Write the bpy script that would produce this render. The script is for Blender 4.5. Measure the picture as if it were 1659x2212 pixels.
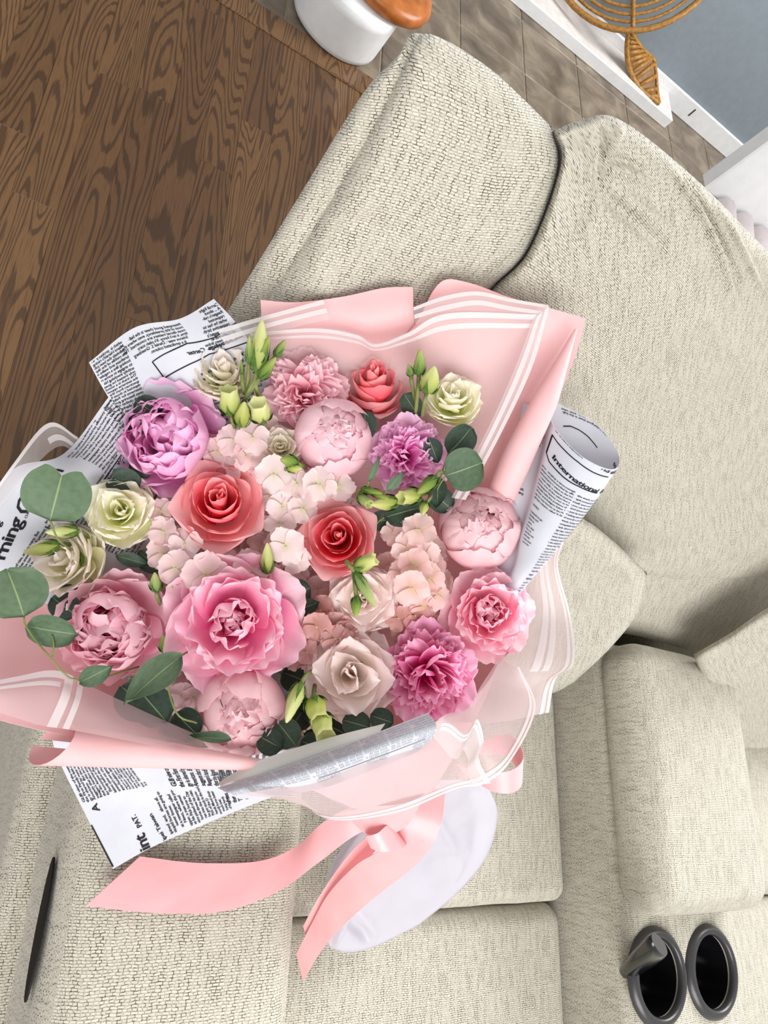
import bpy, bmesh, math, random
import numpy as np
from mathutils import Matrix, Vector, noise as mnoise

for o in list(bpy.data.objects): bpy.data.objects.remove(o, do_unlink=True)
S = bpy.context.scene
COL = S.collection
R = math.radians

# ---------------------------------------------------------------- camera
IW, IH, F = 1659.0, 2212.0, 1480.0
CAMP = np.array([0.0, 0.0, 1.25])
PITCH, ROLL, AZ = 51.0, 28.5, 52.5          # degrees below horizon, direction of world-up in the picture, heading from +Y to +X
def _axes():
    p, a, g = R(PITCH), R(AZ), R(ROLL)
    fwd = np.array([0, math.cos(p), -math.sin(p)]); up = np.array([0, math.sin(p), math.cos(p)]); right = np.array([1., 0, 0])
    ix = math.cos(g)*up + math.sin(g)*right; iy = math.sin(g)*up - math.cos(g)*right
    M = np.array([[math.cos(a), math.sin(a), 0], [-math.sin(a), math.cos(a), 0], [0, 0, 1]])
    return M@ix, M@iy, M@fwd
IX, IY, FW = _axes()
cd = bpy.data.cameras.new('camera'); cam = bpy.data.objects.new('camera', cd); COL.objects.link(cam)
cd.sensor_fit = 'HORIZONTAL'; cd.sensor_width = 36.0; cd.lens = 36.0*F/IW; cd.clip_start = 0.02
m = Matrix.Identity(4)
for i in range(3):
    m[i][0] = IX[i]; m[i][1] = IY[i]; m[i][2] = -FW[i]; m[i][3] = CAMP[i]
cam.matrix_world = m
S.camera = cam
def ray(x, y): return (IX*(x-IW/2) - IY*(y-IH/2))/F + FW
def at(x, y, t): return CAMP + ray(x, y)*t
def atz(x, y, z): d = ray(x, y); return CAMP + d*((z-CAMP[2])/d[2])
def aty(x, y, Y): d = ray(x, y); return CAMP + d*((Y-CAMP[1])/d[1])
def tz(x, y, z): return (z-CAMP[2])/ray(x, y)[2]
def tback(x, y, Y0=.25, k=.5):
    d = ray(x, y); return (Y0 + k*(CAMP[2]-.58))/(d[1]-k*d[2])

# ---------------------------------------------------------------- light
W = bpy.data.worlds.new('room_light'); S.world = W; W.use_nodes = True
bg = W.node_tree.nodes['Background']; bg.inputs[0].default_value = (1.0, .985, .97, 1); bg.inputs[1].default_value = .64
def area(name, loc, target, size, power, col):
    l = bpy.data.lights.new(name, 'AREA'); l.shape = 'RECTANGLE'; l.size, l.size_y = size; l.energy = power; l.color = col
    o = bpy.data.objects.new(name, l); COL.objects.link(o); o.location = loc
    o.rotation_euler = (Vector(target)-Vector(loc)).to_track_quat('-Z', 'Y').to_euler(); return o
area('window_light', (3.1, 2.0, 2.4), (.5, .3, .6), (2.0, 1.8), 150, (1, .98, .96))
area('window_light_front', (-.2, -2.6, 2.6), (.5, .3, .6), (2.4, 1.8), 115, (1, .99, .97))
vs = S.view_settings
vs.view_transform = 'Standard'; vs.look = 'None'; vs.exposure = 0.17; vs.gamma = 1.0; vs.use_curve_mapping = False

# ---------------------------------------------------------------- helpers
def srgb(r, g, b):
    f = lambda c: (c/255/12.92) if c/255 <= .04045 else ((c/255+.055)/1.055)**2.4
    return (f(r), f(g), f(b), 1)
def tag(o, label=None, cat=None, group=None, kind=None):
    if label: o['label'] = label
    if cat: o['category'] = cat
    if group: o['group'] = group
    if kind: o['kind'] = kind
    return o
def link(name, me, mat=None, parent=None):
    o = bpy.data.objects.new(name, me); COL.objects.link(o)
    if mat is not None and not me.materials: me.materials.append(mat)
    if parent is not None:
        o.parent = parent
    return o
WM = {}
def empty(name, M):
    o = bpy.data.objects.new(name, None); COL.objects.link(o); o.empty_display_size = .02
    o.matrix_world = M; WM[o.name] = M.copy(); return o
def under(o, parent):
    """parent o (built in world coordinates) to a thing without moving it"""
    o.parent = parent
    if parent.name in WM: o.matrix_parent_inverse = WM[parent.name].inverted()
    return o
def mesh(name, V, Fc, uv=None, smooth=True):
    me = bpy.data.meshes.new(name); me.from_pydata([tuple(map(float, v)) for v in V], [], [tuple(map(int, f)) for f in Fc])
    if uv is not None:
        l = me.uv_layers.new(name='UVMap'); idx = np.empty(len(me.loops), dtype=np.int32); me.loops.foreach_get('vertex_index', idx)
        l.data.foreach_set('uv', np.asarray(uv, dtype=np.float32)[idx].ravel())
    if smooth: me.polygons.foreach_set('use_smooth', [True]*len(me.polygons))
    me.update(); return me
def grid_faces(nu, nv, off=0):
    return [(off+j*nu+i, off+j*nu+i+1, off+(j+1)*nu+i+1, off+(j+1)*nu+i) for j in range(nv-1) for i in range(nu-1)]
class Patch:
    """smooth surface through a grid of 3D points, rows x cols, evaluated at (u along cols, v along rows) in 0..1"""
    def __init__(s, rows, arc=False):
        s.P = np.array(rows, float); s.nr, s.nc = s.P.shape[:2]; s.ku = s.kv = None
        if arc:
            a = np.cumsum(np.concatenate([[0], np.linalg.norm(np.diff(s.P, axis=1), axis=2).mean(0)])); b = np.cumsum(np.concatenate([[0], np.linalg.norm(np.diff(s.P, axis=0), axis=2).mean(1)]))
            s.ku, s.kv = a/a[-1], b/b[-1]
        c = s.P; s.Lu = np.mean(np.linalg.norm(np.diff(c, axis=1), axis=2).sum(1)); s.Lv = np.mean(np.linalg.norm(np.diff(c, axis=0), axis=2).sum(0))
    @staticmethod
    def w(t, n):
        x = np.clip(t, 0, 1)*(n-1); k = np.minimum(x.astype(int), n-2); f = x-k
        Wt = np.zeros((len(t), n))
        b = [-.5*f+f*f-.5*f**3, 1-2.5*f*f+1.5*f**3, .5*f+2*f*f-1.5*f**3, -.5*f*f+.5*f**3]
        r = np.arange(len(t))
        for d, bw in zip((-1, 0, 1, 2), b):
            j = k+d; lo = j < 0; hi = j > n-1; ok = ~(lo | hi)
            np.add.at(Wt, (r[ok], j[ok]), bw[ok])
            if n > 1:
                np.add.at(Wt, (r[lo], np.zeros(lo.sum(), int)), 2*bw[lo]); np.add.at(Wt, (r[lo], np.ones(lo.sum(), int)), -bw[lo])
                np.add.at(Wt, (r[hi], np.full(hi.sum(), n-1)), 2*bw[hi]); np.add.at(Wt, (r[hi], np.full(hi.sum(), n-2)), -bw[hi])
        return Wt
    def ev(s, u, v):
        u = np.asarray(u, float); v = np.asarray(v, float)
        if s.ku is not None: u = np.interp(u, s.ku, np.linspace(0, 1, s.nc)); v = np.interp(v, s.kv, np.linspace(0, 1, s.nr))
        return np.einsum('ni,nj,ijk->nk', s.w(v, s.nr), s.w(u, s.nc), s.P)
    def nrm(s, u, v):
        e = .004
        a = s.ev(np.clip(u+e, 0, 1), v)-s.ev(np.clip(u-e, 0, 1), v); b = s.ev(u, np.clip(v+e, 0, 1))-s.ev(u, np.clip(v-e, 0, 1))
        n = np.cross(a, b); n /= np.linalg.norm(n, axis=1)[:, None]+1e-12
        tocam = CAMP - s.ev(u, v); sg = np.sign((n*tocam).sum(1)); sg[sg == 0] = 1
        return n*sg[:, None]
    def inv(s, x, y, vmax=1.0, u0=0.0, u1=1.0):
        """(u, v) of the surface point seen nearest a picture point"""
        lo_u, hi_u, lo_v, hi_v = u0, u1, 0.0, vmax
        for _ in range(4):
            U, V = np.meshgrid(np.linspace(lo_u, hi_u, 41), np.linspace(lo_v, hi_v, 41)); U = U.ravel(); V = V.ravel()
            d = s.ev(U, V)-CAMP; z = d@FW; X = IW/2+F*(d@IX)/z; Y = IH/2-F*(d@IY)/z
            k = np.argmin((X-x)**2+(Y-y)**2); du, dv = (hi_u-lo_u)/16, (hi_v-lo_v)/16
            lo_u, hi_u, lo_v, hi_v = max(u0, U[k]-du), min(u1, U[k]+du), max(0, V[k]-dv), min(vmax, V[k]+dv)
        return float(U[k]), float(V[k])
def patch_mesh(name, p, nu, nv, u0=0, u1=1, v0=0, v1=1, lift=0):
    U, V = np.meshgrid(np.linspace(u0, u1, nu), np.linspace(v0, v1, nv)); U = U.ravel(); V = V.ravel()
    P = p.ev(U, V)
    if lift: P = P + p.nrm(U, V)*lift
    return mesh(name, P, grid_faces(nu, nv), np.stack([U*p.Lu, V*p.Lv], 1))
def solid(o, th):
    md = o.modifiers.new('thickness', 'SOLIDIFY'); md.thickness = th; md.offset = 0; es = o.modifiers.new('crisp_edge', 'EDGE_SPLIT'); es.split_angle = R(50); return o
def fbm(x, y, z, s, oct=3): return mnoise.fractal(Vector((x*s, y*s, z*s)), 1.0, 2.0, oct)

# bouquet depth: a nearly frontal dome leaning on the arm and the backrest
def T(x, y):
    return 1/(1.923 - .00018*(x-600) + (.00035 if y > 1230 else .00012)*(y-1230))
def B(x, y, off=0): return at(x, y, T(x, y)+off)
ARMZ = .62
def rows(rs): return [[B(*p) for p in r] for r in rs]

# ---------------------------------------------------------------- materials
def mat(name, col=(.8, .8, .8, 1), rough=.6, spec=.4, metal=0, coat=0, sheen=0):
    m = bpy.data.materials.new(name); m.use_nodes = True; b = m.node_tree.nodes['Principled BSDF']
    b.inputs['Base Color'].default_value = col; b.inputs['Roughness'].default_value = rough
    b.inputs['Specular IOR Level'].default_value = spec; b.inputs['Metallic'].default_value = metal
    b.inputs['Coat Weight'].default_value = coat; b.inputs['Sheen Weight'].default_value = sheen
    return m
class N:
    """small node-tree helper"""
    def __init__(s, m): s.m = m; s.t = m.node_tree; s.b = s.t.nodes.get('Principled BSDF'); s.out = s.t.nodes.get('Material Output')
    def n(s, typ, **kw):
        nd = s.t.nodes.new(typ)
        for k, v in kw.items(): setattr(nd, k, v)
        return nd
    def l(s, a, b): s.t.links.new(a, b)
    def ramp(s, src, stops, interp='LINEAR'):
        r = s.n('ShaderNodeValToRGB'); r.color_ramp.interpolation = interp
        e = r.color_ramp.elements
        while len(e) < len(stops): e.new(.5)
        for el, (p, c) in zip(e, stops): el.position = p; el.color = c if len(c) == 4 else (*c, 1)
        s.l(src, r.inputs[0]); return r.outputs[0]
    def math(s, op, a, b=None, c=None):
        nd = s.n('ShaderNodeMath', operation=op)
        for i, v in enumerate((a, b, c)):
            if v is None: continue
            if isinstance(v, (int, float)): nd.inputs[i].default_value = v
            else: s.l(v, nd.inputs[i])
        return nd.outputs[0]
    def mix(s, fac, a, b, typ='MIX'):
        nd = s.n('ShaderNodeMix', data_type='RGBA', blend_type=typ)
        for i, v in ((0, fac), (6, a), (7, b)):
            if isinstance(v, (int, float)): nd.inputs[i].default_value = v
            elif isinstance(v, tuple): nd.inputs[i].default_value = v
            else: s.l(v, nd.inputs[i])
        return nd.outputs[2]
    def noise(s, vec, scale, detail=3, rough=.5, dist=0):
        nd = s.n('ShaderNodeTexNoise'); nd.inputs['Scale'].default_value = scale; nd.inputs['Detail'].default_value = detail
        nd.inputs['Roughness'].default_value = rough; nd.inputs['Distortion'].default_value = dist
        if vec is not None: s.l(vec, nd.inputs['Vector'])
        return nd.outputs['Fac']
    def mapping(s, vec, scale=(1, 1, 1), rot=(0, 0, 0), loc=(0, 0, 0)):
        nd = s.n('ShaderNodeMapping'); nd.inputs['Scale'].default_value = scale; nd.inputs['Rotation'].default_value = rot; nd.inputs['Location'].default_value = loc
        s.l(vec, nd.inputs['Vector']); return nd.outputs[0]
    def bump(s, h, strength, dist):
        nd = s.n('ShaderNodeBump'); nd.inputs['Strength'].default_value = strength; nd.inputs['Distance'].default_value = dist
        s.l(h, nd.inputs['Height']); s.l(nd.outputs[0], s.b.inputs['Normal']); return nd.outputs[0]

def weave_mat(name, c_hi, c_lo, c_gap, sc=1.0):
    m = mat(name, rough=.93, spec=.12, sheen=.25); g = N(m)
    uv = g.n('ShaderNodeUVMap').outputs[0]
    nz = g.n('ShaderNodeTexNoise'); nz.inputs['Scale'].default_value = 130/sc; nz.inputs['Detail'].default_value = 2; g.l(uv, nz.inputs['Vector'])
    off = g.n('ShaderNodeVectorMath', operation='SUBTRACT'); g.l(nz.outputs['Color'], off.inputs[0]); off.inputs[1].default_value = (.5, .5, .5)
    sca = g.n('ShaderNodeVectorMath', operation='SCALE'); g.l(off.outputs[0], sca.inputs[0]); sca.inputs['Scale'].default_value = .0024*sc
    add = g.n('ShaderNodeVectorMath', operation='ADD'); g.l(uv, add.inputs[0]); g.l(sca.outputs[0], add.inputs[1])
    h = .0022*sc
    sp = g.n('ShaderNodeSeparateXYZ'); g.l(add.outputs[0], sp.inputs[0])
    row = g.math('FLOOR', g.math('DIVIDE', sp.outputs[1], h))
    wn = g.n('ShaderNodeTexWhiteNoise', noise_dimensions='1D'); g.l(row, wn.inputs['W'])
    comb = g.n('ShaderNodeCombineXYZ'); g.l(g.math('ADD', sp.outputs[0], g.math('MULTIPLY', wn.outputs['Value'], .0016*sc)), comb.inputs[0]); g.l(sp.outputs[1], comb.inputs[1])
    def brick(w, hh, mort, smooth, freq, offs):
        b = g.n('ShaderNodeTexBrick'); b.inputs['Scale'].default_value = 1; b.inputs['Brick Width'].default_value = w; b.inputs['Row Height'].default_value = hh
        b.inputs['Mortar Size'].default_value = mort; b.inputs['Mortar Smooth'].default_value = smooth; b.inputs['Bias'].default_value = 0
        b.offset = offs; b.offset_frequency = freq; b.squash = .72; b.squash_frequency = 3; b.inputs['Color1'].default_value = (0, 0, 0, 1); b.inputs['Color2'].default_value = (1, 1, 1, 1); b.inputs['Mortar'].default_value = (.5, .5, .5, 1)
        g.l(comb.outputs[0], b.inputs['Vector']); return b
    b1 = brick(.0052*sc, h, .00042*sc, .75, 2, .5)
    n1 = g.noise(uv, 430/sc, 2); n2 = g.noise(g.mapping(uv, (1, .12, 1)), 260/sc, 3); n3 = g.noise(uv, 9, 3)
    gapsel = g.ramp(g.math('ADD', g.math('MULTIPLY', n1, .5), g.math('MULTIPLY', n2, .6)), [(.5, (.12, .12, .12)), (.64, (1, 1, 1))])
    gap = g.math('MULTIPLY', b1.outputs['Fac'], gapsel)
    cell = g.mix(b1.outputs['Color'], c_lo, c_hi)
    cell = g.mix(g.math('MULTIPLY', n3, .35), cell, c_lo)
    colr = g.mix(gap, cell, c_gap)
    g.l(colr, g.b.inputs['Base Color'])
    hgt = g.math('SUBTRACT', g.math('MULTIPLY', g.noise(add.outputs[0], 700/sc, 2), .4), g.math('MULTIPLY', b1.outputs['Fac'], 1.0))
    g.bump(hgt, .75, .0009*sc)
    return m
M_FAB = weave_mat('cream_woven_chenille', srgb(212, 207, 192), srgb(194, 189, 174), srgb(80, 74, 60))

def wood_mat():
    m = mat('stained_oak_strip', rough=.34, spec=.45); g = N(m)
    pos = g.n('ShaderNodeNewGeometry').outputs['Position']; rnd = g.n('ShaderNodeObjectInfo').outputs['Random']
    off = g.n('ShaderNodeCombineXYZ'); g.l(g.math('MULTIPLY', rnd, 37.0), off.inputs[0]); g.l(g.math('MULTIPLY', rnd, 91.0), off.inputs[1]); g.l(g.math('MULTIPLY', rnd, 13.0), off.inputs[2])
    add = g.n('ShaderNodeVectorMath', operation='ADD'); g.l(pos, add.inputs[0]); g.l(off.outputs[0], add.inputs[1])
    v = g.mapping(add.outputs[0], (1, .09, 1))
    n = g.noise(v, 13, 1.2, .4, .25)
    rings = g.math('SINE', g.math('MULTIPLY', n, 150.0))
    wob = g.noise(g.mapping(add.outputs[0], (1, .04, 1)), 240, 2)
    rr = g.math('ADD', rings, g.math('MULTIPLY', g.math('SUBTRACT', wob, .5), 2.2))
    line = g.ramp(g.math('ADD', rr, .72), [(.0, (0, 0, 0)), (.22, (.45, .45, .45)), (.5, (1, 1, 1))])
    hue = g.ramp(rnd, [(0, srgb(88, 61, 37)), (.5, srgb(100, 71, 43)), (1, srgb(115, 84, 53))])
    dark = g.mix(.62, hue, srgb(40, 24, 12))
    col = g.mix(line, dark, hue)
    pores = g.noise(g.mapping(add.outputs[0], (1, .03, 1)), 600, 2)
    col = g.mix(g.ramp(pores, [(.52, (0, 0, 0)), (.7, (.5, .5, .5))]), col, srgb(52, 30, 15))
    g.l(col, g.b.inputs['Base Color'])
    g.bump(line, .25, .0004)
    return m
M_WOOD = wood_mat()
def tile_mat():
    m = mat('brown_stone_tile', rough=.42, spec=.4); g = N(m)
    pos = g.n('ShaderNodeNewGeometry').outputs['Position']; rnd = g.n('ShaderNodeObjectInfo').outputs['Random']
    off = g.n('ShaderNodeCombineXYZ'); g.l(g.math('MULTIPLY', rnd, 51.0), off.inputs[0]); g.l(g.math('MULTIPLY', rnd, 17.0), off.inputs[1])
    add = g.n('ShaderNodeVectorMath', operation='ADD'); g.l(pos, add.inputs[0]); g.l(off.outputs[0], add.inputs[1])
    n = g.noise(add.outputs[0], 7, 6, .6, .6)
    g.l(g.ramp(n, [(.3, srgb(82, 72, 60)), (.5, srgb(114, 102, 88)), (.7, srgb(144, 132, 114))]), g.b.inputs['Base Color'])
    return m
M_TILE = tile_mat()
def noise_mat(name, c0, c1, sc, rough=.6, spec=.3, bump=0):
    m = mat(name, rough=rough, spec=spec); g = N(m)
    pos = g.n('ShaderNodeNewGeometry').outputs['Position']; n = g.noise(pos, sc, 4)
    g.l(g.ramp(n, [(.3, c0), (.7, c1)]), g.b.inputs['Base Color'])
    if bump: g.bump(n, .4, bump)
    return m
M_GROUT = noise_mat('pale_grout', srgb(122, 112, 96), srgb(140, 130, 112), 60, .9)
M_SUB = noise_mat('dark_subfloor', srgb(30, 18, 10), srgb(40, 25, 14), 30, .8)
M_WALL = noise_mat('grey_blue_wall_paint', srgb(128, 139, 147), srgb(134, 145, 153), 40, .75)
M_WHITE = noise_mat('white_trim_paint', srgb(222, 224, 226), srgb(230, 232, 234), 30, .45)
M_BLACK = mat('glossy_black_plastic', srgb(14, 14, 16), .16, .5)
M_BLACK2 = mat('satin_black_rim', srgb(52, 51, 52), .32, .5)
M_RATTAN = noise_mat('honey_rattan', srgb(128, 88, 38), srgb(176, 130, 66), 90, .45)
M_RATTAN_D = noise_mat('dark_woven_rattan', srgb(96, 66, 30), srgb(140, 100, 48), 140, .5)
M_ORANGEWOOD = noise_mat('orange_varnished_wood', srgb(150, 84, 36), srgb(186, 112, 54), 25, .3)
M_NAVY = noise_mat('dark_navy_plastic', srgb(26, 30, 52), srgb(44, 48, 70), 60, .35)
M_PALEPINK = noise_mat('pale_pink_fabric', srgb(232, 220, 222), srgb(242, 232, 234), 60, .8)
M_TOP_SHADE = noise_mat('plinth_top_shadow_grey', srgb(206, 200, 196), srgb(222, 218, 214), 25, .6)  # greyer than the white trim: shadow on the plinth top put into the colour

def two_side(m, tr=.25, tcol=None):
    """let some light through a thin sheet"""
    g = N(m); t = g.n('ShaderNodeBsdfTranslucent'); mx = g.n('ShaderNodeMixShader'); mx.inputs[0].default_value = tr
    src = g.b.inputs['Base Color']
    if tcol: t.inputs[0].default_value = tcol
    elif src.is_linked: g.l(src.links[0].from_socket, t.inputs[0])
    else: t.inputs[0].default_value = src.default_value
    g.l(g.b.outputs[0], mx.inputs[1]); g.l(t.outputs[0], mx.inputs[2]); g.l(mx.outputs[0], g.out.inputs[0]); return m
def paper_mat(name, c0, c1, rough=.55, tr=.2):
    m = noise_mat(name, c0, c1, 35, rough, .25); return two_side(m, tr)
M_PINK = paper_mat('pink_wrapping_paper', srgb(248, 198, 200), srgb(250, 205, 207), .5, .22)
M_NEWS = paper_mat('white_newsprint', srgb(204, 206, 215), srgb(213, 215, 223), .5, .16)
M_NEWSBACK = paper_mat('blank_newsprint_reverse', srgb(214, 213, 208), srgb(222, 221, 216), .5, .12)
M_INK = mat('black_printing_ink', srgb(22, 20, 30), .6, .2)
M_INKGREY = mat('grey_printing_ink', srgb(150, 150, 156), .6, .2)
def film_mat(name, col, dens):
    m = mat(name, col, .35, .4); g = N(m); tp = g.n('ShaderNodeBsdfTransparent'); mx = g.n('ShaderNodeMixShader'); mx.inputs[0].default_value = dens
    t = g.n('ShaderNodeBsdfTranslucent'); t.inputs[0].default_value = col; m2 = g.n('ShaderNodeMixShader'); m2.inputs[0].default_value = .4
    g.l(g.b.outputs[0], m2.inputs[1]); g.l(t.outputs[0], m2.inputs[2])
    n = g.noise(g.n('ShaderNodeNewGeometry').outputs['Position'], 30, 2)
    g.l(g.math('ADD', g.math('MULTIPLY', n, .1), dens-.05), mx.inputs[0])
    g.l(tp.outputs[0], mx.inputs[1]); g.l(m2.outputs[0], mx.inputs[2]); g.l(mx.outputs[0], g.out.inputs[0]); return m
M_FILM = film_mat('frosted_film', srgb(228, 222, 222), .42)
M_FILMPINK = film_mat('frosted_pinkish_film', srgb(232, 208, 210), .5)
M_FILMD = film_mat('dense_frosted_film', srgb(226, 206, 208), .62)
M_STRIPE = film_mat('white_film_stripe', srgb(246, 242, 243), .78)
M_BAG = film_mat('frosted_white_bag', srgb(226, 224, 234), .86)
M_SATIN = mat('pink_satin_ribbon', srgb(243, 158, 160), .33, .55, sheen=.3)
def satin():
    g = N(M_SATIN); uv = g.n('ShaderNodeUVMap').outputs[0]
    g.bump(g.noise(g.mapping(uv, (400, 6000, 1)), 1, 1), .12, .0002)
    n = g.noise(uv, 25, 2); g.l(g.ramp(n, [(.3, srgb(242, 164, 168)), (.7, srgb(247, 178, 181))]), g.b.inputs['Base Color'])
satin()

def petal_mat(name, base, mid, tip, tr=.3, vein=.25, rough=.6, p0=.12, p1=.5, p2=.92, jit=.06, sat=1.28):
    m = mat(name, rough=rough, spec=.2); g = N(m)
    uv = g.n('ShaderNodeUVMap').outputs[0]; sp = g.n('ShaderNodeSeparateXYZ'); g.l(uv, sp.inputs[0])
    rnd = g.n('ShaderNodeObjectInfo').outputs['Random']
    v = g.math('ADD', sp.outputs[1], g.math('MULTIPLY', g.math('SUBTRACT', rnd, .5), .22))
    col = g.ramp(v, [(p0, base), (p1, mid), (p2, tip)])
    vn = g.noise(g.mapping(uv, (26, 1.6, 1)), 1, 2)
    col = g.mix(g.math('MULTIPLY', g.ramp(vn, [(.35, (0, 0, 0)), (.7, (1, 1, 1))]), vein), col, g.mix(.55, col, mid))
    hs = g.n('ShaderNodeHueSaturation'); g.l(col, hs.inputs['Color'])
    g.l(g.math('ADD', g.math('MULTIPLY', rnd, jit), 1-jit*.6), hs.inputs['Value']); g.l(g.math('ADD', g.math('MULTIPLY', rnd, -.2), sat), hs.inputs['Saturation'])
    g.l(hs.outputs[0], g.b.inputs['Base Color']); g.bump(vn, .25, .0006)
    return two_side(m, tr)

# ---------------------------------------------------------------- room
def box_mesh(name, x0, x1, y0, y1, z0, z1, bev=.002, origin=None):
    bm = bmesh.new(); bmesh.ops.create_cube(bm, size=1)
    ox, oy, oz = origin or (0, 0, 0)
    for v in bm.verts:
        v.co = Vector(((x0+x1)/2+v.co.x*(x1-x0)-ox, (y0+y1)/2+v.co.y*(y1-y0)-oy, (z0+z1)/2+v.co.z*(z1-z0)-oz))
    if bev: bmesh.ops.bevel(bm, geom=list(bm.edges), offset=bev, segments=1, affect='EDGES')
    me = bpy.data.meshes.new(name); bm.to_mesh(me); bm.free(); return me
rng = random.Random(7)
floor = tag(link('floor', box_mesh('floor', -1.6, 3.6, -1.4, 3.2, -.06, -.012, 0), M_SUB), kind='structure')
pw = .083
strip = {}
for i in range(-16, 18):
    x0 = i*pw - .005; y = -1.35 - rng.random()*.6
    while y < 1.93:
        L = rng.choice((.62, .8, 1.0, 1.3)); y1 = min(y+L, 1.93)
        if y1 - max(y, -1.35) > .05:
            me = box_mesh('plank', x0+.00015, x0+pw-.00015, max(y, -1.35)+.00015, y1-.00015, -.012, rng.random()*.0003, .0004)
            link('plank', me, M_WOOD, floor)
        y = y1
link('threshold_strip', box_mesh('threshold_strip', -1.35, 3.4, 1.93, 2.02, -.012, .006, .004), M_WOOD, floor)
grout = tag(link('floor_tiled', box_mesh('floor_tiled', -1.4, 3.5, 2.02, 3.2, -.012, -.003, 0), M_GROUT), kind='structure')
TP = .322
tile_me = box_mesh('tile', -TP/2+.003, TP/2-.003, -TP/2+.003, TP/2-.003, -.006, 0, .0025)
for i in range(-7, 8):
    for j in range(-2, 2):
        x = 1.046+TP*(i+.5); y = 2.6+TP*(j+.5)
        if y-TP/2 < 2.0:
            me = box_mesh('tile', -TP/2+.003, TP/2-.003, 2.023-y, TP/2-.003, -.006, 0, .0025)
            if y+TP/2 < 2.06: continue
        elif y+TP/2 > 3.19: me = box_mesh('tile', -TP/2+.003, TP/2-.003, -TP/2+.003, 3.18-y, -.006, 0, .0025)
        else: me = tile_me
        o = link('tile', me, M_TILE, grout); o.location = (x, y, 0)
tag(link('wall_back', box_mesh('wall_back', -1.6, 3.6, 3.19, 3.3, -.06, 2.5, 0), M_WALL), kind='structure')
tag(link('baseboard_back', box_mesh('baseboard_back', -1.4, 3.6, 3.172, 3.19, 0, .095, .004), M_WHITE), kind='structure')
sc_ = link('scuff_mark', box_mesh('scuff_mark', 2.475, 2.483, 3.1705, 3.172, .035, .075, 0), mat('dark_scuff', srgb(60, 62, 58), .8)); under(sc_, bpy.data.objects['baseboard_back'])

# ---------------------------------------------------------------- sofa
sofa = empty('reclining_sofa', Matrix.Translation((.75, .1, 0)))
tag(sofa, 'cream woven reclining sofa with centre console and padded back cushions', 'sofa')
def rbox(x0, x1, y0, y1, z0, z1, r=.03, seg=.03, puff=(0, 0, 0), wrinkle=.0, seed=0):
    """soft rounded block; puff = bulge of the x, y, z faces"""
    c = np.array([(x0+x1)/2, (y0+y1)/2, (z0+z1)/2]); h = np.array([(x1-x0)/2, (y1-y0)/2, (z1-z0)/2])
    V, Fc, UV = [], [], []
    for ax in range(3):
        for sg in (-1, 1):
            a, b = [(1, 2), (0, 2), (0, 1)][ax]
            def line(hh):
                n = max(3, int(2*(hh-r)/seg)); inner = np.linspace(-(hh-r), hh-r, n)
                k = np.sin(np.linspace(0, math.pi/4, 4))/math.sin(math.pi/4)
                tail = [hh-r + r*q for q in np.tan(np.linspace(0, math.pi/4, 5))[1:]]
                return np.concatenate([[-q for q in reversed(tail)], inner, tail])
            A, Bq = line(h[a]), line(h[b]); off = len(V)
            for bb in Bq:
                for aa in A:
                    p = np.zeros(3); p[a] = aa; p[b] = bb; p[ax] = sg*h[ax]
                    inn = np.clip(p, -(h-r), h-r); d = p-inn; q = inn + d/np.linalg.norm(d)*r
                    f = (1-min(1, abs(aa)/h[a])**2.5)*(1-min(1, abs(bb)/h[b])**2.5)
                    q[ax] += sg*puff[ax]*f
                    w = q+c
                    if wrinkle: q[ax] += sg*wrinkle*min(1, 2.5*f)*fbm(w[0], w[1], w[2]+seed, 9)
                    V.append(q+c); UV.append(((p+c)[0] if ax != 0 else (p+c)[1], (p+c)[1] if ax == 2 else (p+c)[2]))
            fs = grid_faces(len(A), len(Bq), off)
            flip = (sg > 0) == (ax == 1)
            Fc += [f[::-1] for f in fs] if flip else fs
    return V, Fc, UV
def sbox(name, *a, m=M_FAB, parent=sofa, **k):
    V, Fc, UV = rbox(*a, **k); o = link(name, mesh(name, V, Fc, UV), m); return under(o, parent)
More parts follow.
